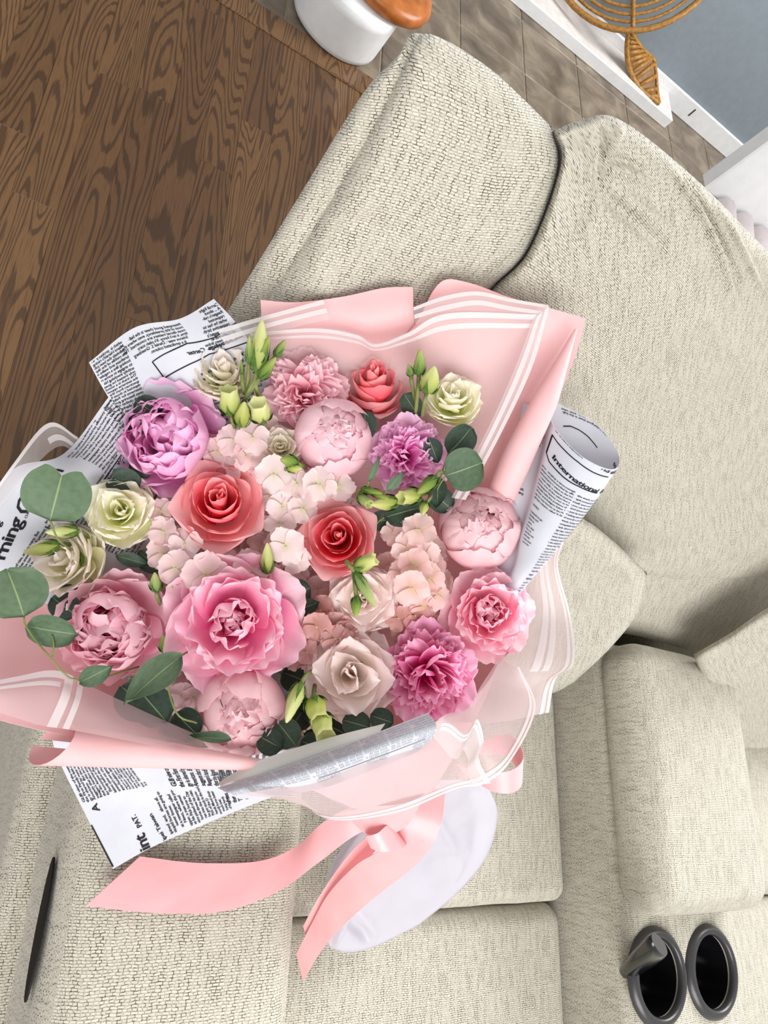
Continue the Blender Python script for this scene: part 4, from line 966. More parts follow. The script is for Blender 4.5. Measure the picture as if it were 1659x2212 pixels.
PINK2 = petal_mat('peony_rose_pink_petal', srgb(244, 126, 160), srgb(255, 184, 206), srgb(255, 226, 234), tr=.42, p1=.4)
PALE = petal_mat('pale_pink_petal', srgb(246, 160, 182), srgb(255, 206, 218), srgb(255, 231, 237), tr=.42, p1=.36)
PALE2 = petal_mat('pale_blush_petal', srgb(246, 160, 178), srgb(255, 206, 215), srgb(255, 230, 234), tr=.42, p1=.36)
peony(375, 950, 116, 'dome', LILAC, 'large lilac-pink double peony beside the mirrored newsprint', tilt=(-.25, .2), seed=11)
peony(655, 850, 96, 'ruffled', PALE, 'pale pink frilled peony next to the tall green lisianthus buds', tilt=(0, .35), seed=12, inner=PALE)
peony(722, 945, 86, 'ball', PALE, 'pale pink half-open peony between the frilled peony and the lilac one', t=T(722, 945)-.012, tilt=(.25, .25), seed=13)
peony(880, 985, 86, 'ruffled', LILAC, 'small lilac frilled peony beside the round eucalyptus leaf', tilt=(.2, .1), seed=14, inner=LILAC)
peony(1035, 1140, 88, 'ball', PALE2, 'blush globe-shaped peony against the printed paper cone', tilt=(.15, .25), seed=15)
peony(1052, 1322, 106, 'open', PINK2, 'rose-pink open peony next to the outer frosted film', tilt=(.25, -.02), seed=16)
peony(925, 1452, 106, 'ruffled', MAGENTA, 'magenta frilled peony above the grey printed roll', tilt=(.12, -.12), seed=17, inner=MAGENTA)
peony(252, 1350, 116, 'dome', PINK2, 'pink double peony beside the dangling eucalyptus leaves', tilt=(-.2, -.1), seed=18)
peony(505, 1338, 152, 'open', PINK, 'largest wide-open pink peony with a deep ruffled centre', t=T(505, 1338)-.02, tilt=(0, -.05), seed=19, spin=20)
peony(520, 1540, 96, 'ball', PALE2, 'pale pink ball-shaped peony below the largest open peony', t=T(520, 1535)-.004, tilt=(-.05, -.25), seed=20)

ROSE = petal_mat('coral_rose_petal', srgb(252, 160, 168), srgb(255, 190, 194), srgb(255, 209, 211), tr=.42, p0=.15, p1=.5, p2=1, vein=.08)
ROSEIN = petal_mat('deep_coral_rose_petal', srgb(248, 126, 142), srgb(255, 160, 168), srgb(255, 197, 200), tr=.42, p0=.15, p1=.6, p2=1, vein=.08)
def rose(x, y, rpx, label, tilt=(0, 0), spin=0, seed=1, t=None, outer=5, openness=1.0):
    rn = random.Random(seed); t = t or T(x, y); r = rpx*t/F
    M = flower_frame(x, y, t+r*.75, tilt, spin); root = empty('rose', M); tag(root, label, 'flower')
    J = lambda a: rn.uniform(-a, a)
    # (count, target radius, length, width angle, lip, tip turn)
    az = rn.uniform(0, 360)
    layers = [(3, .07, 1.10, 2.6, 4, ROSEIN), (3, .16, 1.12, 2.2, 10, ROSEIN), (3, .27, 1.12, 2.0, 16, ROSEIN), (4, .41, 1.1, 1.6, 28, ROSEIN), (4, .57, 1.04, 1.45, 60, ROSE)]
    for li, (n, rho, L, wa, lip, mt) in enumerate(layers):
        for k in range(n):
            p0 = 2*math.degrees(math.asin(min(.95, rho/L*1.25)))
            me = petal_mesh('petal', L=L, Wd=rho*wa, phi0=p0, phi1=J(4)-3, wrapr=rho*1.02, ruf=.006, notch=.0, lip=lip*rn.uniform(.7, 1.2), seed=rn.randrange(999), nu=19, nv=15, base=.6, lipv=.84, point=.12)
            me.materials.append(mt); add_petal(root, me, mt, az+k*360/n+J(8), 0, J(.03)*r, r*rn.uniform(.96, 1.03), J(2), J(4))
        az += 67
    for k in range(outer):
        me = petal_mesh('petal', L=1.22, Wd=.98, phi0=88, phi1=26, wrapr=.8, ruf=.012, notch=.0, lip=70*rn.uniform(.8, 1.2), seed=rn.randrange(999), nu=19, nv=15, base=.45, lipv=.70, point=.3); me.materials.append(ROSE)
        add_petal(root, me, ROSE, az+k*360/outer+J(12), 0, -.02*r, r*rn.uniform(.9, 1.0)*openness, J(5), J(6))
    stem_to_neck(root, M); return root
rose(478, 1100, 112, 'coral rose with wide folded outer petals next to the lilac-pink peony', tilt=(-.05, .28), seed=3, spin=40, t=T(478, 1100)-.012)
rose(735, 1168, 108, 'coral rose showing a tight spiral centre above the blush lisianthus', tilt=(-.08, .12), seed=5, spin=100, t=T(735, 1168)-.012, openness=.9)
rose(803, 866, 98, 'coral rose seen from the side in front of the pink paper', tilt=(.1, 1.0), seed=8, t=T(800, 868)+.02, openness=.9)

CREAM = petal_mat('cream_green_lisianthus_petal', srgb(238, 243, 160), srgb(250, 249, 212), srgb(253, 248, 234), tr=.42, p0=.1, p1=.5, vein=.06, sat=1.08)
CREAMW = petal_mat('cream_white_lisianthus_petal', srgb(246, 243, 196), srgb(254, 250, 230), srgb(254, 244, 238), tr=.42, vein=.06, sat=1.08)
BLUSH = petal_mat('blush_white_lisianthus_petal', srgb(252, 238, 224), srgb(255, 244, 238), srgb(255, 238, 236), tr=.42, vein=.06, sat=1.08)
M_CALYX = noise_mat('green_calyx', srgb(92, 128, 48), srgb(124, 160, 70), 80, .5)
def lisianthus(x, y, rpx, m, label, tilt=(0, 0), spin=0, seed=1, t=None, opened=.6):
    rn = random.Random(seed); t = t or T(x, y); r = rpx*t/F*1.3; M = flower_frame(x, y, t+r*.55, tilt, spin); root = empty('lisianthus', M); tag(root, label, 'flower')
    J = lambda a: rn.uniform(-a, a); az = rn.uniform(0, 360)
    o_ = opened
    for li, (n, rho, L, lip, wa, ph1) in enumerate(((3, .13, .9, 12, 2.2, 0), (3, .27, .95, 24, 1.9, 10*o_), (4, .44, .98, 40, 1.5, 22*o_), (5, .62, 1.0, 45+25*o_, 1.25, 34*o_), (5, .78, 1.02, 45+45*o_, 1.1, 46*o_))):
        for k in range(n):
            p0 = 2*math.degrees(math.asin(min(.95, rho/L*1.1)))
            me = petal_mesh('petal', L=L, Wd=rho*wa, phi0=p0, phi1=ph1+J(5), wrapr=rho*1.1, ruf=.03, notch=.02, lip=lip*rn.uniform(.5, 1.2), seed=rn.randrange(999), nu=17, nv=12, base=.5, lipv=.62, point=.3)
            me.materials.append(m); add_petal(root, me, m, az+k*360/n+J(14), 0, J(.05)*r, r*rn.uniform(.92, 1.06), J(5), J(9))
        az += 50
    cal = lathe('calyx', [(.001, -.12), (.16, -.1), (.24, .05), (.2, .14)], 14); cal.materials.append(M_CALYX); c = link('calyx', cal, None, root); c.scale = (r, r, r)
    stem_to_neck(root, M, .002); return root
lisianthus(760, 1458, 92, BLUSH, 'large blush-white open lisianthus beside the magenta peony', tilt=(.0, .0), seed=2, opened=1.0)
lisianthus(785, 1292, 66, BLUSH, 'blush lisianthus with small green buds lying across it', tilt=(.05, -.05), seed=4, opened=.8)
lisianthus(975, 878, 62, CREAM, 'cream-green lisianthus in front of the pink paper with a bud cluster', tilt=(.15, .7), seed=6, opened=.2)
lisianthus(265, 1112, 72, CREAM, 'greenish-cream lisianthus over the newsprint near the coral rose', tilt=(-.15, .25), seed=7, opened=.45)
lisianthus(166, 1212, 86, CREAMW, 'cream lisianthus turned sideways with yellow-green buds beside it', tilt=(-.75, .1), seed=9, opened=.35)
lisianthus(486, 822, 66, CREAMW, 'cream-white lisianthus in front of the mirrored newsprint', tilt=(-.1, .75), seed=10, opened=.3)
lisianthus(606, 972, 46, CREAMW, 'small cream lisianthus tucked between peonies and hydrangea', tilt=(-.05, .3), seed=12, opened=.5)
lisianthus(706, 992, 40, CREAM, 'small yellow-cream lisianthus under the half-open pale peony', tilt=(.1, .35), seed=13, opened=.4)

# hydrangea heads
HY = petal_mat('blush_hydrangea_sepal', srgb(228, 210, 190), srgb(243, 214, 214), srgb(248, 224, 226), tr=.4, vein=.5, p1=.35, sat=1.06)
HYW = petal_mat('whitish_hydrangea_sepal', srgb(222, 216, 190), srgb(244, 224, 222), srgb(249, 232, 232), tr=.4, vein=.5, p1=.35, sat=1.06)
HYP = petal_mat('peach_hydrangea_sepal', srgb(228, 200, 176), srgb(246, 210, 206), srgb(250, 222, 220), tr=.4, vein=.5, p1=.35, sat=1.06)
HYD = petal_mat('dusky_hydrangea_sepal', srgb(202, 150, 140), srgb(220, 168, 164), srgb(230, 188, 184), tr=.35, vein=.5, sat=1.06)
def floret_mesh(m, seed):
    rn = random.Random(seed); V, Fc, UV = [], [], []; nu, nv = 9, 8
    for k in range(4):
        a = k*math.pi/2+rn.uniform(-.14, .14); L = rn.uniform(.88, 1.1); w = rn.uniform(.54, .68); cup = rn.uniform(-.1, .5); ph = rn.random()*6; off = len(V); z0 = .07*(k % 2); tw = rn.uniform(-.22, .22)
        for j in range(nv):
            v = j/(nv-1)
            for i in range(nu):
                u = -1+2*i/(nu-1)
                ww = w*(.18+.82*math.sin(min(1, v/.66)*math.pi/2) if v < .66 else math.sqrt(max(0, 1-((v-.66)/.34)**2*.8)))
                x = u*ww; y = L*v*(1-.13*u*u+.035*math.sin(7*u+ph)); z = z0+cup*v*v*.55+.16*u*u*v-.16*v+.05*math.sin(5*u+ph)*v*v+tw*u*v
                V.append((x*math.cos(a)-y*math.sin(a), x*math.sin(a)+y*math.cos(a), z)); UV.append((u*.5+.5, v))
        Fc += grid_faces(nu, nv, off)
    me = mesh('floret', V, Fc, UV); me.materials.append(m); return me
eye_me = lathe('floret_eye', [(.001, .11), (.05, .1), (.075, .05), (.06, 0)], 8); eye_me.materials.append(noise_mat('floret_eye', srgb(206, 196, 150), srgb(180, 160, 120), 200))
FM = {m.name: [floret_mesh(m, 100+i) for i in range(8)] for m in (HY, HYW, HYP, HYD)}
def hydrangea(label, m, florets, base, seed=1):
    """florets = (x, y, size px, lean right, lean up, depth offset)"""
    rn = random.Random(seed); M = flower_frame(base[0], base[1], T(*base)+.045); root = empty('hydrangea', M); tag(root, label, 'flower')
    for (x, y, s_, tx, ty, do) in florets:
        t = T(x, y)+do; Mf = flower_frame(x, y, t, (tx, ty), rn.uniform(0, 90)); r = s_*t/F
        o = link('floret', rn.choice(FM[m.name]), None); o.parent = root; o.matrix_parent_inverse = M.inverted(); o.matrix_basis = Mf @ Matrix.Diagonal((r, r, r*1.1, 1))
        link('floret_eye', eye_me, None, o)
    stem_to_neck(root, M, .004); return root
def scatter(cx, cy, rx, ry, n, s0, s1, seed, do=.012, dj=.012, lean=.7):
    rn = random.Random(seed); out = []; pts = []
    tries = 0
    while len(pts) < n and tries < 4000:
        tries += 1; a = rn.uniform(0, 2*math.pi); q = math.sqrt(rn.random()); x, y = cx+rx*q*math.cos(a), cy+ry*q*math.sin(a)
        if all((x-b[0])**2+(y-b[1])**2 > (.62*s0)**2 for b in pts):
            pts.append((x, y)); out.append((x, y, rn.uniform(s0, s1), (x-cx)/rx*lean+rn.uniform(-.35, .35), -(y-cy)/ry*lean+rn.uniform(-.35, .35), do+.02*q*q+rn.uniform(-dj, dj)))
    return out
hydrangea('blush hydrangea head between the lilac-pink peony and the pale frilled peony', HY, [(545, 945, 40, .2, .3, -.006), (505, 950, 38, -.3, .2, 0), (470, 975, 36, -.4, 0, .004), (560, 1000, 36, .1, -.1, .006), (515, 1005, 36, -.2, -.2, .006), (440, 1000, 34, -.5, -.2, .012), (575, 920, 34, .5, .5, .008), (530, 985, 36, .4, .2, .0)]+scatter(520, 975, 110, 75, 16, 30, 38, 5, .02), (520, 980), 21)
hydrangea('whitish hydrangea head around the small cream lisianthus in the middle', HYW, [(592, 1025, 44, -.2, .1, -.014), (640, 1045, 38, .3, .1, -.004), (610, 1095, 38, -.1, -.1, .002), (655, 1100, 38, .2, .2, .0), (690, 1048, 44, .3, .2, -.008), (730, 1050, 38, .5, .2, .0), (618, 1180, 44, -.2, -.1, -.008), (605, 1130, 36, -.5, .1, .004), (640, 1210, 36, .2, -.4, .006), (585, 1070, 36, -.5, .1, .008)]+scatter(650, 1085, 120, 110, 22, 30, 38, 6, .022), (650, 1090), 22)
hydrangea('blush hydrangea head between the coral rose and the largest open peony', HY, [(445, 1240, 50, 0, .1, -.012), (380, 1228, 42, -.3, .1, -.004), (400, 1175, 40, -.4, .2, .0), (355, 1150, 38, -.6, .3, .004), (350, 1105, 34, -.6, .4, .008), (540, 1228, 46, .3, .3, -.002), (490, 1222, 40, .2, .2, 0), (350, 1195, 38, -.6, 0, .006), (405, 1275, 38, -.2, -.3, .0), (580, 1245, 36, .4, 0, .008)]+scatter(440, 1210, 150, 80, 20, 32, 40, 7, .022), (440, 1210), 23)
hydrangea('peach-blush hydrangea head between the second rose and the globe-shaped peony', HYP, [(905, 1145, 40, .1, .4, -.008), (880, 1185, 38, -.2, .2, -.004), (920, 1200, 36, .4, 0, 0), (895, 1222, 40, 0, .1, -.008), (925, 1250, 38, .3, .1, -.002), (890, 1270, 44, -.1, -.2, -.010), (870, 1240, 36, -.4, 0, 0), (850, 1150, 32, -.6, .2, .006), (945, 1285, 34, .5, -.2, .008), (915, 1310, 34, .2, -.5, .01)]+scatter(900, 1220, 70, 110, 14, 28, 36, 8, .02), (900, 1220), 24)
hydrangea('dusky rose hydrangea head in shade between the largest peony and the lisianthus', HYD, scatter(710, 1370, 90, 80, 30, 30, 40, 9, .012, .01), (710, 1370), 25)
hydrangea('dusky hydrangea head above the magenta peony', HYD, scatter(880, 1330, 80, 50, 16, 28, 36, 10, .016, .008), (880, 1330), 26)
hydrangea('pale hydrangea head deep beside the long eucalyptus leaf', HY, scatter(395, 1490, 60, 55, 14, 26, 34, 11, .03, .008), (395, 1490), 27)

# lisianthus buds
BUD = petal_mat('yellow_green_bud', srgb(160, 176, 84), srgb(198, 204, 120), srgb(220, 222, 156), tr=.25, vein=.3, jit=.2, sat=1.08)
BUDG = petal_mat('green_bud', srgb(106, 136, 62), srgb(140, 164, 84), srgb(184, 194, 116), tr=.25, vein=.3, jit=.2, sat=1.08)
M_SEPAL = noise_mat('dark_green_sepal', srgb(62, 96, 36), srgb(90, 122, 52), 120, .5)
def bud_mesh(m, open_=False):
    prof = [(.001, 0), (.3, .02), (.42, .12), (.5, .3), (.46, .5), (.34, .7), (.2, .88), (.08, .98), (.001, 1.0)] if not open_ else [(.001, 0), (.3, .02), (.42, .12), (.5, .3), (.48, .55), (.42, .78), (.46, .98), (.40, .96), (.28, .8), (.001, .7)]
    seg = 15; V, UV = [], []
    for r_, z_ in prof:
        for k in range(seg):
            a = k/seg*2*math.pi+z_*1.1; q = r_*(1+.10*math.sin(5*a-6*z_)) if r_ > .05 else r_
            zz = z_+(.05*math.sin(5*a) if open_ and z_ > .9 else 0); V.append((q*math.cos(a), q*math.sin(a), zz)); UV.append((k/seg, z_))
    Fc = [(j*seg+k, j*seg+(k+1) % seg, (j+1)*seg+(k+1) % seg, (j+1)*seg+k) for j in range(len(prof)-1) for k in range(seg)]
    me = mesh('bud', V, Fc, UV); me.materials.append(m); return me
sep_me = petal_mesh('sepal', L=.95, Wd=.15, phi0=70, phi1=-4, wrapr=.5, ruf=0, notch=0, point=1.6, nu=5, nv=8, base=1.0, lip=14, lipv=.6); sep_me.materials.append(M_SEPAL)
BM = {(m.name, o): bud_mesh(m, o) for m in (BUD, BUDG) for o in (False, True)}
def spray(name, label, buds, stems, off=-.01):
    """buds = (base x, base y, tip x, tip y, width px, material, opened, lean to camera); stems = lists of picture points"""
    b0 = buds[0]; M = Matrix.Translation(Vector(B(b0[0], b0[1], off))); root = empty(name, M); tag(root, label, 'flower buds' if len(buds) > 1 else 'flower bud')
    for (x0, y0, x1, y1, w, m, op, cz_) in buds:
        p0, p1 = B(x0, y0, off), B(x1, y1, off-cz_); ax = p1-p0; L = np.linalg.norm(ax); z = ax/L
        q = Vector(z).to_track_quat('Z', 'Y').to_matrix().to_4x4(); r = w*T(x0, y0)/F
        o = link('bud', BM[(m.name, op)], None); o.parent = root; o.matrix_parent_inverse = M.inverted(); o.matrix_basis = Matrix.Translation(Vector(p0)) @ q @ Matrix.Diagonal((r, r, L, 1))
        for k in range(5):
            s_ = link('sepal', sep_me, None, o); s_.matrix_basis = Matrix.Rotation(R(k*72+20), 4, 'Z') @ Matrix.Translation((0, .30, -.02)) @ Matrix.Diagonal((1.1, .75, .85, 1))
    for st_ in stems:
        pts = [B(p[0], p[1], off+(p[2] if len(p) > 2 else 0)) for p in st_]
        if len(pts) > 2: pts = list(cr(pts, 12))
        under(link('stem', tube('stem', pts, .0016, 6), M_STEM), root)
    return root
spray('lisianthus_buds', 'tall cluster of green lisianthus buds in front of the mirrored newsprint', [(556, 800, 566, 690, 36, BUD, False, .01), (553, 792, 582, 728, 26, BUDG, False, .01), (538, 784, 539, 726, 17, BUDG, False, .01), (523, 808, 520, 776, 9, BUDG, False, 0), (562, 816, 596, 772, 24, BUDG, False, .01), (596, 770, 616, 734, 18, BUDG, False, 0)],
      [[(525, 868, .01), (540, 840), (553, 812), (556, 800)], [(530, 850, .01), (536, 815), (538, 784)], [(528, 850, .01), (524, 830), (523, 808)], [(530, 862, .005), (550, 832), (562, 816)], [(560, 862, .01), (553, 835), (552, 810), (578, 786), (596, 770)]], -.02)
spray('lisianthus_buds', 'three pale yellow-green buds beside the blush hydrangea', [(500, 892, 492, 838, 42, BUD, True, .014), (521, 918, 528, 868, 32, BUD, False, .016), (566, 905, 556, 868, 42, BUD, True, .016)], [[(510, 930, .02), (502, 910), (500, 892)], [(522, 940, .02), (521, 918)], [(566, 930, .02), (566, 905)]], -.012)
spray('lisianthus_buds', 'green bud pair rising above the cream-green lisianthus', [(905, 810, 908, 754, 25, BUDG, False, .01), (922, 848, 938, 790, 40, BUD, False, .012), (888, 812, 882, 786, 16, BUDG, False, 0)], [[(898, 890, .02), (902, 850), (905, 810)], [(912, 900, .02), (917, 870), (922, 848)], [(898, 870, .02), (890, 830), (888, 812)]], -.01)
spray('lisianthus_buds', 'green bud cluster lying below the small lilac frilled peony', [(858, 1084, 800, 1090, 30, BUD, False, .008), (905, 1068, 864, 1076, 32, BUD, True, .01), (940, 1034, 902, 1066, 26, BUDG, False, .012), (800, 1060, 840, 1078, 16, BUDG, False, .012), (782, 1056, 826, 1066, 14, BUDG, False, .014), (776, 1072, 800, 1090, 22, BUDG, True, .01), (918, 1088, 912, 1112, 20, BUD, False, .012)],
      [[(962, 1022, .01), (950, 1020), (940, 1034)], [(930, 1060, .012), (930, 1074), (918, 1088)], [(920, 1066, .012), (905, 1068)], [(880, 1090, .015), (858, 1084)], [(770, 1070, .01), (782, 1056)]], -.012)
spray('lisianthus_buds', 'pair of yellow-green buds pointing out beside the sideways cream lisianthus', [(126, 1178, 50, 1194, 30, BUD, False, .006), (168, 1146, 98, 1150, 26, BUD, False, .004)], [[(190, 1200, .03), (150, 1176, .01), (126, 1178)], [(210, 1170, .03), (168, 1146)]], -.004)
spray('lisianthus_buds', 'small olive buds between the two left pink peonies', [(338, 1276, 334, 1236, 25, BUDG, False, .008), (376, 1296, 366, 1266, 20, BUD, True, .008), (358, 1406, 352, 1372, 24, BUDG, False, .01)], [[(350, 1310, .02), (340, 1290), (338, 1276)], [(384, 1320, .02), (376, 1296)], [(364, 1430, .02), (358, 1406)]], .004)
spray('lisianthus_bud', 'single green bud standing between the white hydrangea florets', [(578, 1236, 577, 1172, 27, BUD, False, .008)], [[(580, 1260, .02), (578, 1236)]], -.004)
spray('lisianthus_buds', 'drooping green buds lying over the blush lisianthus', [(768, 1238, 812, 1312, 23, BUDG, False, .004), (770, 1290, 769, 1334, 21, BUDG, False, .004), (768, 1226, 812, 1206, 31, BUD, True, .006)], [[(748, 1212, .006), (756, 1222), (768, 1238)], [(764, 1236), (767, 1262), (770, 1290)], [(748, 1212, .006), (756, 1224), (768, 1226)]], -.036)
spray('lisianthus_buds', 'lime-green buds hanging below the blush-white open lisianthus', [(650, 1478, 618, 1562, 32, BUD, False, .008), (676, 1510, 692, 1556, 44, BUD, True, .008), (690, 1545, 704, 1590, 44, BUD, True, .01)], [[(672, 1450, .012), (660, 1460), (650, 1478)], [(680, 1480, .015), (676, 1510)], [(690, 1520, .015), (690, 1545)]], -.008)
spray('lisianthus_buds', 'two green buds tucked under the small cream lisianthus', [(640, 1000, 606, 992, 26, BUDG, False, .01), (622, 1012, 652, 1012, 18, BUD, False, .008)], [[(660, 1010, .015), (640, 1000)], [(606, 1020, .015), (622, 1012)]], -.018)

# eucalyptus
def leaf_mat(name, c0, c1):
    m = mat(name, rough=.55, spec=.3); g = N(m); uv = g.n('ShaderNodeUVMap').outputs[0]; sp = g.n('ShaderNodeSeparateXYZ'); g.l(uv, sp.inputs[0])
    n = g.noise(uv, 9, 4); rnd = g.n('ShaderNodeObjectInfo').outputs['Random']
    col = g.ramp(g.math('ADD', g.math('MULTIPLY', n, .7), g.math('MULTIPLY', rnd, .3)), [(.3, c0), (.7, c1)])
    d = g.math('ABSOLUTE', g.math('SUBTRACT', sp.outputs[0], .5)); col = g.mix(g.ramp(d, [(.0, (1, 1, 1)), (.02, (0, 0, 0))]), col, srgb(150, 170, 120))
    g.l(col, g.b.inputs['Base Color']); return two_side(m, .15)
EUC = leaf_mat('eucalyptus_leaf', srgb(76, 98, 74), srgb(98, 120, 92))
EUC_SHADE = leaf_mat('shaded_eucalyptus_leaf', srgb(48, 64, 54), srgb(66, 84, 70))  # darker copy of the lit leaf green, shade put into the colour
def leaf_mesh(kind, m):
    V, UV = [], []; nu, nv = 11, 13
    for j in range(nv):
        v = j/(nv-1)
        for i in range(nu):
            u = -1+2*i/(nu-1)
            if kind == 'round': w = .56*math.sqrt(max(0, 1-(2*v-1)**2))**.85 if 0 < v < 1 else .03; y = v
            elif kind == 'notch': w = .56*math.sqrt(max(0, 1-(2*v-1)**2))**.7+.02 if v < 1 else .3; y = v*(1-.16*(1-abs(u))**2*(v**4))
            else: w = .27*math.sin(math.pi*v**.85)**.8+.012; y = v
            V.append((u*w, y, .06*u*u*(1+v)-.10*(v-.4)**2+.03*math.sin(4*v+2*u))); UV.append((u*.5+.5, v))
    me = mesh('leaf', V, grid_faces(nu, nv), UV); me.materials.append(m); return me
LM = {(k, m.name): leaf_mesh(k, m) for k in ('round', 'notch', 'long') for m in (EUC, EUC_SHADE)}
def sprig(label, leaves, stems):
    """leaves = (stalk x, y, tip x, y, kind, material, widen, depth offset at stalk, at tip, turn about its length)"""
    l0 = leaves[0]; M = Matrix.Translation(Vector(B(l0[0], l0[1], l0[7]))); root = empty('eucalyptus_sprig', M); tag(root, label, 'leaves' if len(leaves) > 1 else 'leaf')
    for (x0, y0, x1, y1, kind, m, wd, d0, d1, turn) in leaves:
        p0, p1 = B(x0, y0, d0), B(x1, y1, d1); ax = p1-p0; L = np.linalg.norm(ax); yv = ax/L; vw = CAMP-p0; zv = vw-yv*(vw@yv); zv /= np.linalg.norm(zv); xv = np.cross(yv, zv)
        Ml = Matrix.Identity(4)
        for i in range(3): Ml[i][0], Ml[i][1], Ml[i][2], Ml[i][3] = xv[i], yv[i], zv[i], p0[i]
        o = link('leaf', LM[(kind, m.name)], None); o.parent = root; o.matrix_parent_inverse = M.inverted(); o.matrix_basis = Ml @ Matrix.Rotation(R(turn), 4, 'Y') @ Matrix.Diagonal((L*wd, L, L, 1))
    for st_ in stems:
        under(link('stem', tube('stem', list(cr([B(*p) for p in st_], 14)), .0007, 6), M_STEM), root)
    return root
sprig('dangling eucalyptus sprig with large grey-green leaves over the newsprint and pink paper', [(108, 1124, 138, 1010, 'notch', EUC, 1.02, -.03, -.036, 0), (52, 1332, 16, 1228, 'round', EUC, 1.05, -.03, -.036, 10), (58, 1352, 168, 1372, 'round', EUC, .56, -.026, -.028, 15), (172, 1474, 244, 1438, 'long', EUC, 1.0, -.022, -.03, 10)],
      [[(300, 1440, .02), (172, 1472, -.022), (100, 1410, -.028), (58, 1356, -.03), (52, 1332, -.03)], [(180, 1200, .02), (130, 1170, -.02), (108, 1124, -.03)], [(114, 1418, -.026), (116, 1395, -.027), (113, 1372, -.027)]])
sprig('long grey-green eucalyptus leaf beneath the dangling sprig and the largest peony', [(392, 1416, 268, 1520, 'long', EUC, .78, -.012, -.036, 12), (300, 1490, 362, 1562, 'round', EUC_SHADE, .75, .006, 0, 0), (262, 1482, 330, 1545, 'round', EUC_SHADE, .8, .012, .006, 0), (380, 1540, 430, 1592, 'round', EUC_SHADE, .8, .012, .006, 10)], [[(420, 1400, .01), (392, 1416, -.012)], [(362, 1440, -.01), (364, 1490, -.01), (385, 1545, -.012), (425, 1562, -.006)]])
sprig('round eucalyptus leaf pair beside the small lilac frilled peony', [(962, 1028, 1042, 1000, 'round', EUC, 1.0, -.012, -.016, 8), (968, 980, 1020, 924, 'round', EUC_SHADE, .8, 0, -.004, 20), (926, 945, 946, 1000, 'long', EUC_SHADE, 1.3, 0, .004, 0), (948, 1030, 944, 1098, 'long', EUC_SHADE, 1.2, -.002, 0, 20), (930, 1060, 975, 1100, 'round', EUC_SHADE, .8, .012, .012, 0)], [[(930, 1120, .03), (944, 1060, 0), (962, 1028, -.012)], [(944, 1060, 0), (958, 1010, -.004), (968, 980, 0)]])
sprig('dark eucalyptus leaf under the green bud cluster', [(830, 1118, 922, 1092, 'round', EUC_SHADE, .62, .004, .002, -8), (800, 1130, 850, 1120, 'round', EUC_SHADE, .8, .016, .014, 0)], [[(800, 1160, .03), (815, 1130, .012), (830, 1118, .004)]])
sprig('slim eucalyptus leaf tips crossing the small lilac frilled peony', [(836, 1060, 870, 1018, 'long', EUC, .9, -.03, -.036, 30), (796, 1040, 818, 985, 'long', EUC, .55, -.026, -.03, 35)], [[(820, 1080, .0), (836, 1060, -.03)], [(790, 1070, 0), (796, 1040, -.026)]])
sprig('dark eucalyptus leaves behind the large lilac-pink peony', [(345, 900, 292, 866, 'round', EUC_SHADE, .9, .006, 0, 0), (318, 930, 276, 905, 'round', EUC_SHADE, .8, .01, .004, 0), (300, 1060, 236, 1030, 'notch', EUC_SHADE, .9, .012, .006, 0), (330, 1020, 280, 1000, 'round', EUC_SHADE, .9, .02, .016, 0)], [[(380, 960, .03), (345, 900, .006)], [(380, 1040, .04), (300, 1060, .012)]])
sprig('dark leaf between the half-open pale peony and the side-on rose', [(790, 950, 788, 886, 'round', EUC_SHADE, .7, .01, .006, 0), (905, 900, 872, 850, 'round', EUC_SHADE, .7, .02, .014, 0)], [[(800, 985, .03), (790, 950, .01)], [(910, 930, .03), (905, 900, .02)]])
sprig('dark eucalyptus leaves in the shaded front gap below the lime-green buds', [(600, 1560, 640, 1612, 'round', EUC_SHADE, .8, .006, -.004, 0), (560, 1590, 610, 1618, 'round', EUC_SHADE, .8, .006, -.002, 0), (500, 1598, 410, 1592, 'long', EUC, .55, -.02, -.012, 30), (740, 1555, 800, 1572, 'round', EUC_SHADE, .8, .01, .006, 0), (800, 1545, 850, 1562, 'round', EUC_SHADE, .8, .012, .008, 0), (650, 1600, 700, 1622, 'round', EUC_SHADE, .9, .016, .012, 0)], [[(620, 1500, .03), (600, 1560, .006)]])
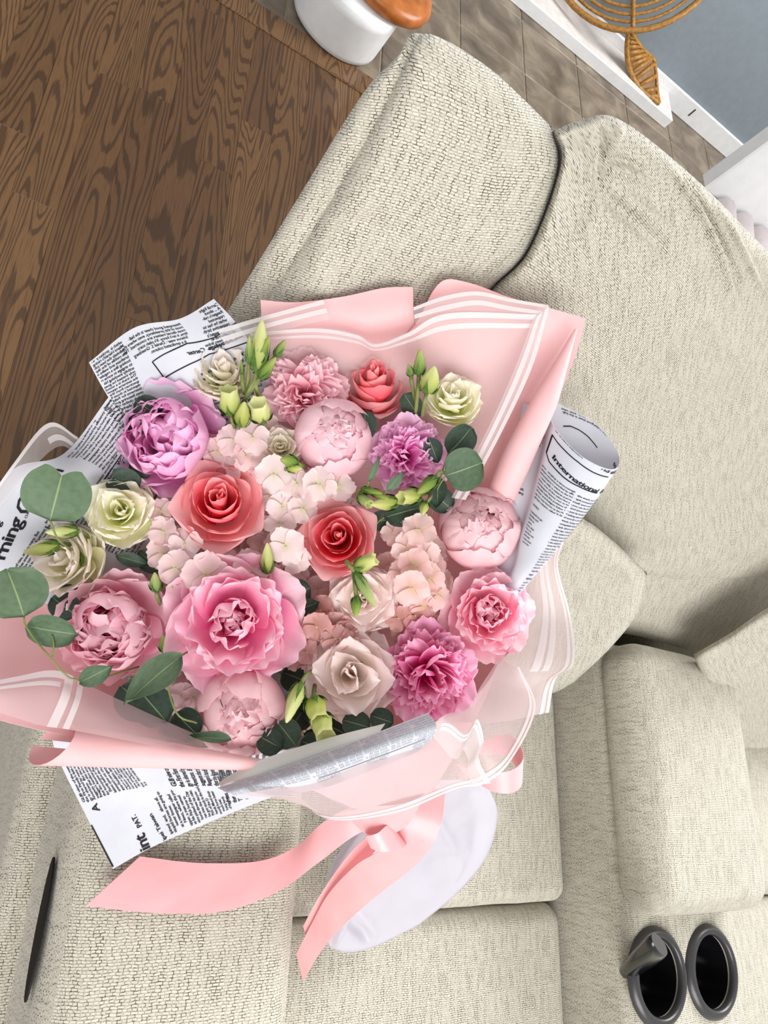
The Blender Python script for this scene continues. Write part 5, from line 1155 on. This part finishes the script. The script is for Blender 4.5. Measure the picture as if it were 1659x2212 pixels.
sprig('dark leaves in the shaded gap under the coral spiral rose', [(610, 1290, 672, 1270, 'round', EUC_SHADE, .8, .02, .014, 0), (640, 1320, 690, 1300, 'long', EUC_SHADE, 1.2, .018, .01, 0), (300, 1190, 350, 1240, 'long', EUC_SHADE, 1.2, .02, .02, 0), (250, 1200, 320, 1220, 'long', EUC_SHADE, .8, .012, .016, 0)], [[(600, 1330, .04), (610, 1290, .02)]])
sprig('small dark leaf peeking out beside the pink double peony', [(165, 1330, 112, 1290, 'round', EUC_SHADE, .8, .012, .008, 0), (170, 1300, 130, 1270, 'round', EUC_SHADE, .8, .016, .012, 0)], [[(200, 1330, .03), (165, 1330, .012)]])

hydrangea('deep blush hydrangea florets filling the space behind the coral rose', HY, scatter(560, 1160, 120, 90, 22, 30, 38, 31, .03, .008), (560, 1160), 28)
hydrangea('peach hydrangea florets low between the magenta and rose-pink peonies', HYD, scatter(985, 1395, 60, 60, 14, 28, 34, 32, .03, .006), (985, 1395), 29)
hydrangea('blush hydrangea florets filling the space beside the largest open peony', HY, scatter(640, 1290, 60, 70, 14, 28, 36, 33, .03, .006), (640, 1290), 30)

for i_, (cx_, cy_) in enumerate(((660, 1560), (760, 1570), (440, 1560), (560, 1460), (340, 1290), (700, 1500))):  # filler leaves in the painted-shade green so the gaps look dark
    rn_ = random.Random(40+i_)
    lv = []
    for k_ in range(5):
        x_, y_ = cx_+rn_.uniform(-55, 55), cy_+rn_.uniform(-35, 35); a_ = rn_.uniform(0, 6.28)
        lv.append((x_, y_, x_+62*math.cos(a_), y_+62*math.sin(a_), rn_.choice(('round', 'long')), EUC_SHADE, 1.0, .05+.01*rn_.random(), .05+.01*rn_.random(), rn_.uniform(-25, 25)))
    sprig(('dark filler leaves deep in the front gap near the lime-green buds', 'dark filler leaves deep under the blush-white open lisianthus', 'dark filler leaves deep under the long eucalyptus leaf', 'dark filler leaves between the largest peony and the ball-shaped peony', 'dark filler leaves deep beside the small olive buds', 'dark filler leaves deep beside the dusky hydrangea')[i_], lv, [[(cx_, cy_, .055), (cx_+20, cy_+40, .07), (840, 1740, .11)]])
